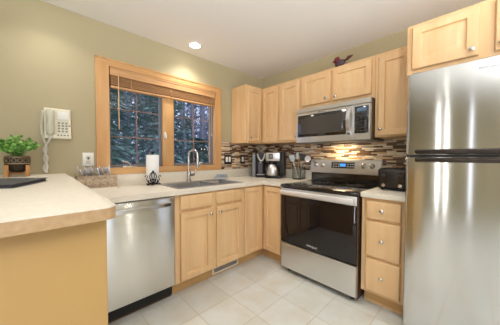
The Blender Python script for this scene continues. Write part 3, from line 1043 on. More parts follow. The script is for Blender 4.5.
def bounce_light(x, y, aim, label, power):  # unseen spot on a stand, added to bounce light off the ceiling
    h = Vector((x, y, 1.55))
    d = (Vector(aim) - h).normalized()
    t = thing('added_bounce_light', label, 'lamp', (x, y, 0))
    MB().lathe([(0.14, 0), (0.14, 0.015), (0.03, 0.03), (0.013, 0.04)], (x, y, 0), seg=24).build('base', CHARC, t)
    MB().lathe([(0.012, 0.0405), (0.012, 1.45)], (x, y, 0), seg=12).build('pole', CHARC, t)
    MB().lathe([(0.02, -0.09), (0.06, -0.08), (0.12, -0.05), (0.15, -0.01), (0.145, -0.01), (0.11, -0.045), (0.05, -0.07)], h, d, seg=32, cap1=False).build('shade', WHITE, t)
    l = bpy.data.lights.new('uplight', 'SPOT')
    l.energy = power
    l.color = (0.95, 0.975, 1.0)
    l.spot_size = R(112)
    l.spot_blend = 0.8
    l.shadow_soft_size = 0.14
    o = bpy.data.objects.new('uplight', l)
    o.location = (0, 0, 1.55)
    o.rotation_euler = d.to_track_quat('-Z', 'Y').to_euler()
    LINK(o)
    o.parent = t


bounce_light(-3.7, -3.2, (-2.75, -2.5, 2.75), 'added unseen ceiling-bounce light on the dining side behind the camera', 230)
bounce_light(-1.9, -3.7, (-1.6, -2.9, 2.7), 'added unseen ceiling-bounce light beyond the refrigerator', 185)


def phone():
    t = thing('wall_phone', 'ivory push-button phone with coiled cord hung on the khaki wall', 'phone', (-2.40, -0.02, 1.35))
    x0, x1, z0, z1 = -2.483, -2.318, 1.345, 1.585
    b = MB().quadring([[(x0 + i, y, z0 + i), (x1 - i, y, z0 + i), (x1 - i, y - s, z1 - i), (x0 + i, y - s, z1 - i)] for i, y, s in ((0.006, -0.001, 0), (0, -0.006, 0), (0, -0.042, -0.012), (0.006, -0.050, -0.012))])
    b.build('phone_body', IVORY, t)
    hx = -2.447
    MB().box(hx - 0.026, -0.0535, 1.375, hx + 0.026, -0.046, 1.565, 0.003).build('cradle', IVORY2, t)
    h = MB()
    pr = [(1.375, 0.012, 0.020), (1.385, 0.024, 0.024), (1.42, 0.026, 0.024), (1.44, 0.020, 0.018), (1.47, 0.018, 0.016), (1.50, 0.018, 0.016), (1.525, 0.024, 0.022), (1.56, 0.026, 0.022), (1.57, 0.014, 0.016)]
    rings = []
    for z, w, dpt in pr:
        cen = -0.078 - (0.012 if 1.43 < z < 1.51 else 0)
        rings.append([(hx + w * math.cos(a), cen + dpt * math.sin(a), z) for a in [2 * math.pi * k / 14 for k in range(14)]])
    h.quadring(rings).build('handset', IVORY2, t)
    for i in range(3):
        for j in range(4):
            MB().box(-2.402 + i * 0.023, -0.054, 1.40 + j * 0.022, -2.388 + i * 0.023, -0.042, 1.411 + j * 0.022, 0.002).build('key', KEYM, t)
    for i in range(4):
        MB().box(-2.406 + i * 0.020, -0.0545, 1.37, -2.396 + i * 0.020, -0.044, 1.377, 0.0015).build('line_key', DKGREY, t)
    MB().box(-2.334, -0.054, 1.447, -2.326, -0.042, 1.458, 0.002).build('message_lamp', mat('red_lens', srgb(120, 70, 70), 0.4), t)
    MB().box(-2.405, -0.0535, 1.50, -2.335, -0.044, 1.56, 0.001).build('faceplate_card', WHITE, t)
    # coiled cord: a loop hanging from the handset along the left side, down to the bar and up again
    def coil(path, n, r, cr):
        pts = []
        P = [Vector(p) for p in path]
        seg = len(P) - 1
        for k in range(n * 8 + 1):
            s = k / (n * 8) * seg
            i = min(int(s), seg - 1)
            f = s - i
            # catmull-rom
            p0, p1, p2, p3 = P[max(i - 1, 0)], P[i], P[i + 1], P[min(i + 2, seg)]
            c = 0.5 * ((2 * p1) + (p2 - p0) * f + (2 * p0 - 5 * p1 + 4 * p2 - p3) * f * f + (3 * p1 - p0 - 3 * p2 + p3) * f ** 3)
            a = 2 * math.pi * k / 8
            pts.append(c + Vector((math.cos(a) * r, math.sin(a) * r, 0)))
        return MB().tube(pts, cr, 5)
    coil([(-2.487, -0.03, 1.56), (-2.497, -0.03, 1.45), (-2.490, -0.03, 1.36), (-2.470, -0.03, 1.27), (-2.484, -0.02, 1.19), (-2.468, -0.03, 1.13), (-2.476, -0.03, 1.085)], 46, 0.0075, 0.0026).build('coiled_cord', WHITE, t)
    coil([(-2.447, -0.06, 1.372), (-2.455, -0.05, 1.33), (-2.484, -0.03, 1.26), (-2.466, -0.04, 1.19), (-2.486, -0.03, 1.12), (-2.474, -0.03, 1.080)], 34, 0.0075, 0.0026).build('coiled_cord', WHITE, t)


phone()

# ------------------------------------------------------------------ things on the bar
def plant():
    x, y = -2.622, -0.16
    s = thing('plant_stand', 'small teak stand holding the bronze plant pot on the bar', 'plant stand', (x, y, BT))
    w = 0.050
    for sx in (-1, 1):
        for sy in (-1, 1):
            MB().box(x + sx * w - 0.010, y + sy * w - 0.010, BT + 0.0005, x + sx * w + 0.010, y + sy * w + 0.010, BT + 0.078, 0.002).build('leg', STANDW, s)
    MB().box(x - w + 0.01, y - 0.008, BT + 0.012, x + w - 0.01, y + 0.008, BT + 0.028).build('crossbar', STANDW, s)
    for sx in (-1, 1):
        MB().box(x + sx * w - 0.008, y - w + 0.01, BT + 0.012, x + sx * w + 0.008, y + w - 0.01, BT + 0.028).build('side_rail', STANDW, s)
    t = thing('potted_plant', 'small leafy green plant in a patterned bronze pot on the teak stand', 'plant', (x, y, BT + 0.0285))
    z0 = BT + 0.0287
    pot = MB().lathe([(0.028, 0), (0.040, 0.006), (0.050, 0.020), (0.0585, 0.042), (0.062, 0.050), (0.064, 0.056), (0.064, 0.108), (0.061, 0.112), (0.056, 0.108), (0.054, 0.098)], (x, y, z0), seg=32).build('pot', POTM, t)
    b = MB()
    for zz in (0.060, 0.104):
        b.lathe([(0.064, zz - 0.004), (0.0665, zz - 0.002), (0.0665, zz + 0.002), (0.064, zz + 0.004)], (x, y, z0), seg=32, cap0=False, cap1=False)
    for k in range(14):
        a = 2 * math.pi * k / 14
        c = Vector((x + 0.064 * math.cos(a), y + 0.064 * math.sin(a), z0 + 0.082))
        ta = Vector((-math.sin(a), math.cos(a), 0))
        b.tube([c + ta * 0.011 * math.cos(q) + Z * 0.013 * math.sin(q) for q in [2 * math.pi * i / 10 for i in range(10)]], 0.0018, 5, True)
    b.build('relief_band', POTB, pot)
    MB().lathe([(0.0535, 0), (0.0535, 0.004), (0.02, 0.006)], (x, y, z0 + 0.094), seg=24).build('soil', SOIL, t)
    random.seed(11)
    st, l1, l2 = MB(), MB(), MB()
    for k in range(80):
        a = random.uniform(0, 2 * math.pi)
        sp = random.uniform(0.0, 1) ** 0.6 * 0.125
        h = random.uniform(0.05, 0.135) * (1.05 - sp * 3.0)
        base = Vector((x + random.uniform(-.03, .03), y + random.uniform(-.03, .03), z0 + 0.098))
        tip = Vector((x + sp * math.cos(a), y + sp * math.sin(a) * 0.9, z0 + 0.115 + h))
        mid = (base + tip) / 2 + Z * 0.015
        st.tube([base, mid, tip], [0.0016, 0.0013, 0.0008], 4)
        for j in range(13):
            f = random.uniform(0.45, 1.0)
            p = base.lerp(mid, f * 2) if f < .5 else mid.lerp(tip, f * 2 - 1)
            d = Vector((random.uniform(-1, 1), random.uniform(-1, 1), random.uniform(-0.2, 0.8))).normalized()
            s_ = d.orthogonal().normalized()
            s_ = (Matrix.Rotation(random.uniform(0, 6.28), 3, d) @ s_)
            n_ = d.cross(s_)
            L_ = random.uniform(0.018, 0.030)
            W_ = L_ * 0.42
            bb = l1 if random.random() < 0.6 else l2
            q = p + d * 0.004
            v = [bb.b.verts.new(c) for c in (q, q + d * L_ * 0.45 + s_ * W_ + n_ * 0.002, q + d * L_, q + d * L_ * 0.45 - s_ * W_ + n_ * 0.002)]
            bb.b.faces.new((v[0], v[1], v[2]))
            bb.b.faces.new((v[0], v[2], v[3]))
    st.build('stems', LEAF2, t)
    l1.build('foliage', LEAF, t, smooth=False)
    l2.build('foliage', LEAF2, t, smooth=False)


plant()


def folder():
    z = BT + 0.0005
    P = [(-2.483, -0.700), (-2.598, -0.985), (-2.93, -0.84), (-2.80, -0.50)]
    t = thing('folder', 'flat slate grey ring folder lying on the bar at the left edge', 'folder', (-2.7, -0.75, BT))
    cx, cy = sum(p[0] for p in P) / 4, sum(p[1] for p in P) / 4

    def sc(k):
        return [(cx + (a - cx) * k, cy + (b - cy) * k) for a, b in P]
    MB().prism(P, z, z + 0.003).build('back_cover', SLATE, t)
    MB().prism(sc(0.965), z + 0.0032, z + 0.016).build('pages', PAGES, t)
    MB().prism(P, z + 0.0162, z + 0.0195).build('front_cover', SLATE, t)
    # row of small pale marks along the far edge of the cover
    b = MB()
    a0, a1 = Vector((-2.53, -0.70, 0)), Vector((-2.80, -0.57, 0))
    for k in range(13):
        p = a0.lerp(a1, k / 12)
        b.lathe([(0.005, 0), (0.005, 0.0004)], (p.x, p.y, z + 0.0197), seg=8)
    b.build('cover_marks', mat('mark_print', srgb(170, 172, 176), 0.5), t)


folder()

# ------------------------------------------------------------------ things on the worktop
def basket():
    x0, x1, y0, y1 = -2.30, -2.015, -0.150, -0.030
    z = CT + 0.0005
    t = thing('cutlery_basket', 'carved grey wooden caddy full of silver cutlery behind the bar end', 'basket', (-2.15, -0.10, CT))
    hh = 0.118
    th = 0.012
    b = MB()
    b.box(x0, y0, z, x1, y0 + th, z + hh, 0.002).box(x0, y1 - th, z, x1, y1, z + hh, 0.002)
    b.box(x0, y0 + th, z, x0 + th, y1 - th, z + hh, 0.002).box(x1 - th, y0 + th, z, x1, y1 - th, z + hh, 0.002).box(x0 + th, y0 + th, z, x1 - th, y1 - th, z + 0.008)
    bk = b.build('box', BASKW, t)
    b = MB()
    for k in range(5):
        cx = x0 + 0.03 + k * 0.052
        pts = []
        for i in range(22):
            a = i * 0.52
            r = 0.024 - i * 0.0009
            pts.append((cx + r * math.cos(a), y0 - 0.001, z + 0.064 + r * math.sin(a)))
        b.tube(pts, 0.0034, 5)
    for k in range(2):
        cy = y0 + 0.035 + k * 0.05
        b.tube([(x1 + 0.001, cy + (0.022 - i * 0.0009) * math.cos(i * 0.52), z + 0.064 + (0.022 - i * 0.0009) * math.sin(i * 0.52)) for i in range(22)], 0.0034, 5)
    b.build('carving', mat('carving_wash', srgb(208, 192, 168), 0.7), bk)
    b = MB()
    b.box(x0 - 0.005, y0 - 0.005, z, x1 + 0.005, y0 - 0.0004, z + 0.014).box(x1 + 0.0004, y0 - 0.0004, z, x1 + 0.005, y1, z + 0.014)
    b.build('base_moulding', BASKT, bk)
    MB().box((x0 + x1) / 2 - 0.004, y0 + th + 0.0005, z + 0.0085, (x0 + x1) / 2 + 0.004, y1 - th - 0.0005, z + 0.09).build('divider', BASKW, t)
    random.seed(5)
    names = (['table_spoon'] * 11 + ['table_fork'] * 8 + ['table_knife'] * 8)
    random.shuffle(names)
    for k, nm in enumerate(names):
        kk = k % 9
        px = x0 + 0.036 + kk * 0.0249 + 0.006 * (k // 9 - 1)
        if abs(px - (x0 + x1) / 2) < 0.011:
            px += 0.013
        py = y0 + 0.032 + 0.026 * (k // 9) + random.uniform(-.002, .002)
        lx = (-0.045 + 0.006 * (kk % 3) + 0.012 * (k // 9)) if kk > 0 else -0.028
        ax = Vector((lx / 0.15, random.uniform(-0.05, 0.02), 1)).normalized()
        base = Vector((px + 0.012, py, z + 0.012))
        # orient: local z along ax
        Mx = Matrix.Translation(base) @ ax.to_track_quat('Z', 'Y').to_matrix().to_4x4() @ Matrix.Rotation(random.uniform(-.4, .4), 4, 'Z')
        o = MB()
        Ltot = random.uniform(0.168, 0.192)
        if nm == 'table_spoon':
            o.quadring([[(-w, -0.001, h), (w, -0.001, h), (w, 0.001, h), (-w, 0.001, h)] for w, h in ((0.007, 0), (0.006, 0.02), (0.003, 0.06), (0.0035, Ltot - 0.06))])
            o.ball((0, 0.001, Ltot - 0.031), 0.0165, 0.005, 0.031, 12, 8)
        elif nm == 'table_fork':
            o.quadring([[(-w, -0.001, h), (w, -0.001, h), (w, 0.001, h), (-w, 0.001, h)] for w, h in ((0.007, 0), (0.006, 0.02), (0.003, 0.06), (0.004, Ltot - 0.065), (0.0125, Ltot - 0.052), (0.0125, Ltot - 0.042))])
            for q in (-0.0105, -0.0035, 0.0035, 0.0105):
                o.box(q - 0.0019, -0.001, Ltot - 0.042, q + 0.0019, 0.001, Ltot)
        else:
            o.quadring([[(-w, -d, h), (w, -d, h), (w, d, h), (-w, d, h)] for w, d, h in ((0.009, 0.0008, 0), (0.0095, 0.001, 0.05), (0.006, 0.002, 0.075), (0.0075, 0.003, Ltot - 0.02), (0.009, 0.003, Ltot - 0.004), (0.006, 0.0025, Ltot))])
        e = thing(nm, {'table_spoon': 'silver spoon standing bowl up in the carved caddy', 'table_fork': 'silver fork standing tines up in the carved caddy', 'table_knife': 'silver knife standing handle up in the carved caddy'}[nm], nm.split('_')[1], (0, 0, 0), {'table_spoon': 'spoons in the cutlery caddy', 'table_fork': 'forks in the cutlery caddy', 'table_knife': 'knives in the cutlery caddy'}[nm])
        lab, cat, grp = e['label'], e['category'], e['group']
        bpy.data.objects.remove(e)
        q = o.build(nm, SILVER, M=Mx)
        tag(q, lab, cat, grp)


basket()


def paper_towels():
    x, y = -1.70, -0.125
    z = CT + 0.0005
    t = thing('paper_towel_holder', 'black wrought iron scroll holder standing under the window', 'paper towel holder', (x, y, CT))
    b = MB().lathe([(0.060, 0.010), (0.062, 0.013), (0.060, 0.016), (0.01, 0.017)], (x, y, z), seg=28)
    for a in (210, 330, 90):
        b.tube([(x + 0.055 * math.cos(R(a)), y + 0.055 * math.sin(R(a)), z + 0.012), (x + 0.076 * math.cos(R(a)), y + 0.076 * math.sin(R(a)), z + 0.005)], 0.005, 8)
    b.build('base', IRON, t)
    MB().tube([(x, y, z + 0.016), (x, y, z + 0.318)], 0.006, 8).build('rod', IRON, t)
    b = MB().tube([(x - 0.02 + 0.02 * k / 4, y, z + 0.318 + 0.006 * math.sin(k)) for k in range(9)], 0.004, 6)
    b.ball((x, y, z + 0.322), 0.010, 0.010, 0.009, 10, 6)
    b.build('finial', IRON, t)
    # scrolls in front, in the plane facing the camera side
    d = Vector((0.55, -0.83, 0)).normalized()
    d = Vector((-0.30, -0.95, 0)).normalized()
    c = Vector((x, y, z)) + d * 0.073
    uu = Vector((-d.y, d.x, 0))
    s = MB()

    def P(u, h):
        return c + uu * u + Z * h
    for sg in (-1, 1):
        pts = []
        for i in range(20):
            a = -0.5 + i * 0.42
            r = 0.026 - i * 0.0010
            pts.append(P(sg * (0.042 - r * math.cos(a) * -1 - 0.026 + 0.0), 0.045 + r * math.sin(a) * -1))
        s.tube(pts, 0.0042, 6)
        s.tube([P(sg * 0.006, 0.02), P(sg * 0.020, 0.05), P(sg * 0.031, 0.085), P(sg * 0.024, 0.112), P(sg * 0.008, 0.128), P(0, 0.145)], 0.0042, 6)
        s.tube([P(sg * 0.072, 0.085), P(sg * 0.060, 0.100), P(sg * 0.050, 0.088), P(sg * 0.056, 0.062), P(sg * 0.044, 0.030), P(sg * 0.008, 0.014)], 0.0042, 6)
        s.tube([P(0, 0.132), P(sg * 0.012, 0.105), P(sg * 0.010, 0.075), P(0, 0.05)], 0.0035, 6)
    s.tube([P(0, 0.012), P(0, 0.055)], 0.0045, 6)
    s.ball(P(0, 0.015), 0.008, 0.008, 0.012, 10, 6)
    s.build('scrollwork', IRON, t)
    r = thing('paper_towel_roll', 'white paper towel roll standing on the iron scroll holder', 'paper towels', (x, y, z + 0.018))
    MB().lathe([(0.019, 0), (0.0575, 0), (0.059, 0.002), (0.059, 0.276), (0.0575, 0.278), (0.019, 0.278)], (x, y, z + 0.0185), seg=40, cap0=False, cap1=False).build('paper', PAPER, r)
    MB().lathe([(0.0185, 0.001), (0.0185, 0.277), (0.017, 0.277), (0.017, 0.001)], (x, y, z + 0.0185), seg=24, cap0=False, cap1=False).build('cardboard_core', WOODSP, r)


paper_towels()


def coffee():
    z = CT + 0.0005
    # single-serve brewer, near the corner
    cx, cy = -0.235, -0.215
    t = thing('coffee_brewer', 'black single-serve coffee brewer with a silver head in the corner', 'coffee maker', (cx, cy, CT))
    A = Matrix.Translation((cx, cy, z)) @ Matrix.Rotation(R(-42), 4, 'Z')      # local -y faces the room, +x to the right
    MB().box(-0.072, -0.13, 0, 0.072, 0.10, 0.032, 0.006).build('base', BLACK, t, A)
    MB().box(-0.068, 0.0, 0.0325, 0.068, 0.10, 0.335, 0.010).build('column', BLACK, t, A)
    MB().box(-0.118, -0.06, 0.0, -0.0725, 0.09, 0.320, 0.008).build('water_tank', GREY, t, A)
    MB().box(-0.066, -0.115, 0.215, 0.066, -0.001, 0.335, 0.012).build('brew_head', BLACK, t, A)
    h = MB()
    for sg in (-1, 1):
        h.tube([(sg * 0.052, -0.120, 0.325), (sg * 0.040, -0.126, 0.275), (sg * 0.018, -0.128, 0.235), (0, -0.128, 0.224)], [0.010, 0.012, 0.012, 0.010], 8)
    h.build('head_handle', SILVER, t, A)
    MB().box(-0.030, -0.004, 0.045, 0.030, -0.0005, 0.205, 0.001).build('back_splash', mat('plum_grey_panel', srgb(120, 110, 116), 0.4), t, A)
    MB().lathe([(0.020, 0.190), (0.024, 0.2145)], (0, -0.06, 0), seg=16).build('nozzle', CHROME, t, A)
    MB().box(-0.052, -0.125, 0.0325, 0.052, -0.02, 0.040, 0.002).build('drip_tray', STEELP, t, A)
    # drip machine with carafe
    cx, cy = -0.215, -0.455
    t = thing('drip_coffee_maker', 'black and stainless drip coffee maker with a steel carafe left of the crock', 'coffee maker', (cx, cy, CT))
    A = Matrix.Translation((cx, cy, z)) @ Matrix.Rotation(R(-62), 4, 'Z')
    MB().box(-0.10, -0.125, 0, 0.10, 0.10, 0.030, 0.006).build('base', BLACK, t, A)
    MB().box(-0.095, 0.045, 0.0305, 0.095, 0.10, 0.335, 0.008).build('column', BLACK, t, A)
    hd = MB().box(-0.10, -0.10, 0.225, 0.092, 0.044, 0.335, 0.008).build('brew_head', STEELP, t, A)
    MB().box(-0.055, -0.104, 0.255, 0.000, -0.1005, 0.318, 0.002).build('display', DKGREY, hd, A)
    MB().box(-0.045, -0.1055, 0.268, -0.010, -0.1042, 0.305).build('clock', GREY, hd, A)
    MB().box(0.096, -0.09, 0.0305, 0.142, 0.10, 0.345, 0.008).build('grinder_tower', BLACK, t, A)
    ca = MB().lathe([(0.068, 0), (0.078, 0.006), (0.083, 0.03), (0.078, 0.09), (0.062, 0.135), (0.050, 0.148)], (-0.012, -0.055, 0.031), seg=28).build('carafe', STEELP, t, A)
    MB().lathe([(0.046, 0.1485), (0.048, 0.155), (0.040, 0.172), (0.010, 0.176)], (-0.012, -0.055, 0.031), seg=24).build('lid', BLACK, ca, A)
    MB().tube([(-0.060, -0.063, 0.172), (-0.100, -0.085, 0.165), (-0.108, -0.090, 0.12), (-0.104, -0.088, 0.075), (-0.086, -0.080, 0.06)], 0.008, 8).build('carafe_handle', BLACK, ca, A)


coffee()


def crock():
    x, y = -0.155, -0.805
    z = CT + 0.0005
    t = thing('utensil_holder', 'clear square utensil holder with dark frame beside the range', 'utensil holder', (x, y, CT))
    w = 0.052
    hh = 0.165
    b = MB()
    for a, c in ((-w, -w), (w - 0.004, -w)):
        b.box(x + a, y - w, z + 0.012, x + a + 0.004, y + w, z + hh)
    b.box(x - w + 0.004, y - w, z + 0.012, x + w - 0.004, y - w + 0.004, z + hh).box(x - w + 0.004, y + w - 0.004, z + 0.012, x + w - 0.004, y + w, z + hh)
    b.build('clear_walls', CLEAR, t, smooth=False)
    MB().box(x - w - 0.003, y - w - 0.003, z, x + w + 0.003, y + w + 0.003, z + 0.012, 0.002).build('base', CHARC, t)
    for sx in (-1, 1):
        for sy in (-1, 1):
            MB().box(x + sx * (w + 0.002) - 0.003, y + sy * (w + 0.002) - 0.003, z + 0.0122, x + sx * (w + 0.002) + 0.003, y + sy * (w + 0.002) + 0.003, z + hh).build('corner_post', CHARC, t)

    def utensil(nm, label, cat, px, py, tipx, tipy, tipz, head, hm, rot):
        p0 = Vector((x + px, y + py, z + 0.0145))
        p1 = Vector((x + tipx, y + tipy, z + tipz))
        ax = (p1 - p0).normalized()
        Ln = (p1 - p0).length
        e = thing(nm, label, cat, p0)
        hl = 0.085
        Mx = Matrix.Translation(p0) @ ax.to_track_quat('Z', 'Y').to_matrix().to_4x4()
        rr = Matrix.Rotation(R(rot), 4, 'Z')
        # the broad side turned to the room
        MB().tube([(0, 0, 0), (0, 0, Ln - hl + 0.004)], 0.0045, 8).build('handle', CHROME if hm is not WOODSP else WOODSP, e, Mx @ rr)
        o = MB()
        if head == 'turner':
            o.quadring([[(-a, -0.002, h), (a, -0.002, h), (a, 0.002, h), (-a, 0.002, h)] for a, h in ((0.012, Ln - hl), (0.032, Ln - hl + 0.02), (0.038, Ln))])
        elif head == 'spoon':
            o.ball((0, 0.003, Ln - hl / 2), 0.030, 0.009, hl / 2 + 0.004, 14, 9)
        elif head == 'ladle':
            o.lathe([(0.004, -0.028), (0.026, -0.018), (0.036, 0.004), (0.038, 0.014), (0.034, 0.013), (0.022, -0.012)], (0, 0.034, Ln - 0.02), (0, 1, 0.25), 20)
        elif head == 'whisk':
            for k in range(5):
                a = math.pi * k / 5
                o.tube([(0.003 * math.cos(a), 0.003 * math.sin(a), Ln - hl), (0.024 * math.cos(a), 0.024 * math.sin(a), Ln - hl * 0.42), (0.010 * math.cos(a), 0.010 * math.sin(a), Ln - 0.004), (-0.010 * math.cos(a), -0.010 * math.sin(a), Ln - 0.004), (-0.024 * math.cos(a), -0.024 * math.sin(a), Ln - hl * 0.42), (-0.003 * math.cos(a), -0.003 * math.sin(a), Ln - hl)], 0.0014, 5)
        o.build('head', hm, e, Mx @ rr)
    utensil('kitchen_turner', 'pale blue turner leaning left in the clear utensil holder', 'utensil', 0.0, 0.015, -0.03, 0.095, 0.30, 'turner', GREENB, 75)
    utensil('kitchen_spoon', 'large pale spoon standing upright in the clear utensil holder', 'utensil', -0.015, 0.0, -0.045, -0.01, 0.335, 'spoon', GREENB, 65)
    utensil('kitchen_turner', 'grey turner leaning right in the clear utensil holder', 'utensil', 0.0, -0.012, 0.0, -0.060, 0.315, 'turner', DKGREY, 110)
    utensil('soup_ladle', 'silver ladle leaning towards the range from the utensil holder', 'utensil', 0.03, -0.03, 0.035, -0.135, 0.275, 'ladle', SILVER, 90)
    utensil('wooden_spoon', 'wooden spoon at the back of the clear utensil holder', 'utensil', 0.025, 0.025, 0.05, 0.04, 0.295, 'spoon', WOODSP, 90)


crock()


def toaster():
    z = CT + 0.0005
    y0, y1, x0, x1 = -1.985, -1.765, -0.40, -0.12
    t = thing('toaster', 'black wide toaster with two levers between range and refrigerator', 'toaster', (-0.26, -1.875, CT))
    b = MB().box(x0, y0, z + 0.008, x1, y1, z + 0.185, 0.022, 4)
    b.build('body', mat('toaster_black', srgb(34, 33, 34), 0.25, 0.3), t)
    F = FR(x0)
    MB().panel(F, 1.785, 1.968, z + 0.028, z + 0.165, [(0, 0), (0, 0.003), (0.004, 0.006)], 0.0005).build('face_panel', CHARC, t)
    for u in (1.815, 1.935):
        MB().panel(F, u - 0.016, u + 0.016, z + 0.062, z + 0.152, [(0, 0), (0, 0.001)], 0.0067).build('lever_slot', BGLASS, t)
        MB().box(x0 - 0.032, -(u + 0.015), z + 0.118, x0 - 0.0082, -(u - 0.015), z + 0.132, 0.003).build('lever', DKGREY, t)
        MB().lathe([(0.015, 0), (0.014, 0.012), (0.003, 0.013)], (x0 - 0.0068, -u, z + 0.045), (-1, 0, 0), 16).build('dial', CHROME, t)
    for yy in (-1.935, -1.895, -1.855, -1.815):
        MB().box(x0 + 0.05, yy - 0.009, z + 0.1853, x1 - 0.03, yy + 0.009, z + 0.187).build('bread_slot', BGLASS, t)
    for xx in (x0 + 0.04, x1 - 0.04):
        for yy in (y0 + 0.03, y1 - 0.03):
            MB().lathe([(0.012, 0), (0.012, 0.0075)], (xx, yy, z), seg=10).build('foot', BLACK, t)


toaster()


def bird():
    x, y, z = -0.235, -1.345, 2.1285
    t = thing('bird_figurine', 'dark red and brown bird figurine on top of the cabinet above the microwave', 'figurine', (x, y, z))
    b = MB()
    # body along -y (to the right in the picture), head at the left
    pr = [(0.045, 0.046, 0.012), (0.034, 0.050, 0.030), (0.010, 0.050, 0.040), (-0.020, 0.052, 0.038), (-0.045, 0.060, 0.024), (-0.062, 0.068, 0.010)]
    b.quadring([[(x + r * 0.85 * math.cos(a), y + dy, z + h + r * math.sin(a)) for a in [2 * math.pi * k / 14 for k in range(14)]] for dy, h, r in pr])
    b.build('body', BIRDG, t)
    b = MB().ball((x, y + 0.030, z + 0.088), 0.030, 0.034, 0.032)
    for k in range(3):
        b.ball((x, y + 0.045 - k * 0.016, z + 0.116 + 0.004 * (k == 1)), 0.006, 0.010, 0.012, 8, 6)
    b.build('head', BIRDR, t)
    MB().lathe([(0.009, 0), (0.006, 0.010), (0.001, 0.020)], (x, y + 0.060, z + 0.088), (0, 1, -0.2), 8).build('beak', BIRDB, t)
    b = MB()
    for k in range(4):
        a = 18 + 12 * k
        b.tube([(x + (k - 1.5) * 0.006, y - 0.048, z + 0.062), (x + (k - 1.5) * 0.010, y - 0.085, z + 0.070 + 0.010 * k), (x + (k - 1.5) * 0.012, y - 0.128, z + 0.082 + 0.008 * k)], [0.008, 0.014, 0.004], 8)
    b.build('tail', BIRDB, t)
    MB().lathe([(0.030, 0), (0.030, 0.005), (0.010, 0.012)], (x, y, z), seg=16).build('stand', BIRDG, t)


bird()

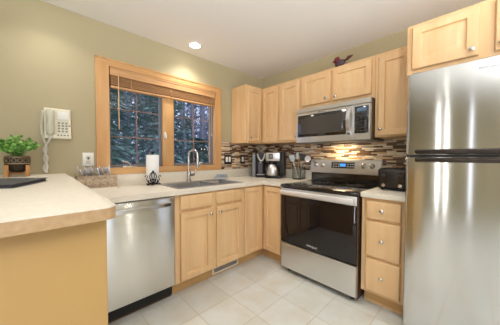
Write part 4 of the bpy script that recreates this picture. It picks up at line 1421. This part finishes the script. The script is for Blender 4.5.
# ------------------------------------------------------------------ woods outside the window
def woods():
    b = MB()
    n = 12
    grid = [[(-8 + 30 * i / n, 1.2 + 26 * j / n, -0.6 + max(0, j - 3) * 0.12 + 0.25 * math.sin(i * 1.7 + j)) for i in range(n + 1)] for j in range(n + 1)]
    b.quadring(grid, False, False, closed=False)
    structure(b.build('ground', HILL))
    random.seed(21)

    def gz(x, y):
        return -0.6 + max(0, (y - 1.2) / 26 * 12 - 3) * 0.12 - 0.3

    def bare(x, y, r, h, lean):
        z0 = gz(x, y)
        t = thing('bare_tree', 'bare grey tree trunk standing in the woods outside the window', 'tree', (x, y, z0), 'bare trees outside the window')
        pts = [Vector((x + lean * q * h + 0.06 * math.sin(3 * q + x), y, z0 + q * h)) for q in (0, .15, .35, .6, .8, 1)]
        MB().tube(pts, [r * 1.25, r, r * 0.9, r * 0.75, r * 0.55, r * 0.3], 9).build('trunk', BARK, t)
        bb = MB()
        for k in range(random.randint(5, 9)):
            q = random.uniform(0.25, 0.9)
            p = Vector((x + lean * q * h, y, z0 + q * h))
            d = Vector((random.uniform(-1, 1), random.uniform(-.5, .5), random.uniform(0.5, 1.6))).normalized()
            L_ = random.uniform(0.3, 0.55)
            bb.tube([p, p + d * L_ * 0.5, p + d * L_ + Z * 0.15], [r * 0.28, r * 0.18, r * 0.06], 5)
            bb.tube([p + d * L_ * 0.5, p + d * L_ * 0.7 + Vector((random.uniform(-.1, .1), 0, .3))], [r * 0.14, r * 0.05], 4)
        bb.build('branches', BARK, t)

    def fir(x, y, h, w, dense=1.0, m_=NEEDLE, label=None, grp='evergreens outside the window'):
        z0 = gz(x, y)
        t = thing('evergreen_tree', label or 'dark blue-green evergreen standing in the woods outside the window', 'tree', (x, y, z0), grp)
        MB().tube([(x, y, z0), (x, y, z0 + h * 0.5), (x, y, z0 + h)], [0.11, 0.07, 0.01], 8).build('trunk', BARK, t)
        f = MB()
        N_ = int(1500 * dense)
        for k in range(N_):
            q = random.random() ** 0.8
            rad = w * (1 - q) ** 0.7 * random.uniform(0.15, 1) + 0.04
            a = random.uniform(0, 6.283)
            p = Vector((x + rad * math.cos(a), y + rad * math.sin(a), z0 + 0.25 + q * (h - 0.3) - rad * 0.25))
            d = Vector((math.cos(a), math.sin(a), random.uniform(-0.6, 0.15))).normalized()
            s_ = Vector((-math.sin(a), math.cos(a), random.uniform(-.3, .3)))
            L_ = random.uniform(0.12, 0.3)
            v = [f.b.verts.new(c) for c in (p - s_ * 0.05, p + d * L_ * 0.5 - s_ * 0.07, p + d * L_, p + d * L_ * 0.5 + s_ * 0.07)]
            f.b.faces.new(v)
        f.build('foliage', m_, t, smooth=False)
    spots = []

    def free(x, y, rad):
        if any((x - a) ** 2 + (y - b) ** 2 < (rad + c) ** 2 for a, b, c in spots):
            return False
        spots.append((x, y, rad))
        return True
    # dense evergreens behind the left sash
    for (x, y, h, w) in ((-1.55, 3.2, 4.6, 0.85), (0.3, 4.3, 6.0, 0.9), (-1.4, 6.4, 7.5, 1.1), (0.95, 7.6, 8.0, 1.15), (-1.0, 9.6, 9.0, 1.3), (1.6, 11.4, 9.0, 1.3)):
        free(x, y, w + 0.15)
        fir(x, y, h, w, 1.4)
    free(2.0, 5.2, 0.95)
    fir(2.0, 5.2, 2.9, 0.85, 1.2, label='young fir low behind the right-hand sash')
    for q in ((4.6, 11.0, 4.6, 1.1), (8.2, 12.5, 5.2, 1.2)):
        free(q[0], q[1], q[3])
        fir(*q)
    # bare trunks, denser to the right
    made = 0
    for i in range(900):
        y = random.uniform(6.5, 19)
        x = random.uniform(-1.0, 12.0) * (y + 2.4) / 15.5 - 1.2
        if made < 46 and free(x, y, 0.42):
            bare(x, y, random.uniform(0.06, 0.15) * (y / 11) ** 0.4, random.uniform(9, 13), random.uniform(-0.012, 0.012))
            made += 1
    # thicket that closes the view
    f = MB()
    for k in range(20000):
        x = random.uniform(-6, 20)
        y = 20 + random.uniform(0, 3)
        z = -0.5 + random.random() ** 1.2 * 14.0
        d = Vector((random.uniform(-1, 1), random.uniform(-.3, .3), random.uniform(-1, 1))).normalized()
        s_ = d.orthogonal().normalized() * random.uniform(0.05, 0.14)
        L_ = random.uniform(0.3, 0.8)
        p = Vector((x, y, z))
        f.b.faces.new([f.b.verts.new(c) for c in (p - s_, p + d * L_ * 0.5 - s_, p + d * L_, p + s_)])
    o = f.build('undergrowth', BRUSH, smooth=False)
    o['kind'] = 'stuff'
    o['label'] = 'grey green thicket far back in the woods outside the window'
    o['category'] = 'undergrowth'


woods()
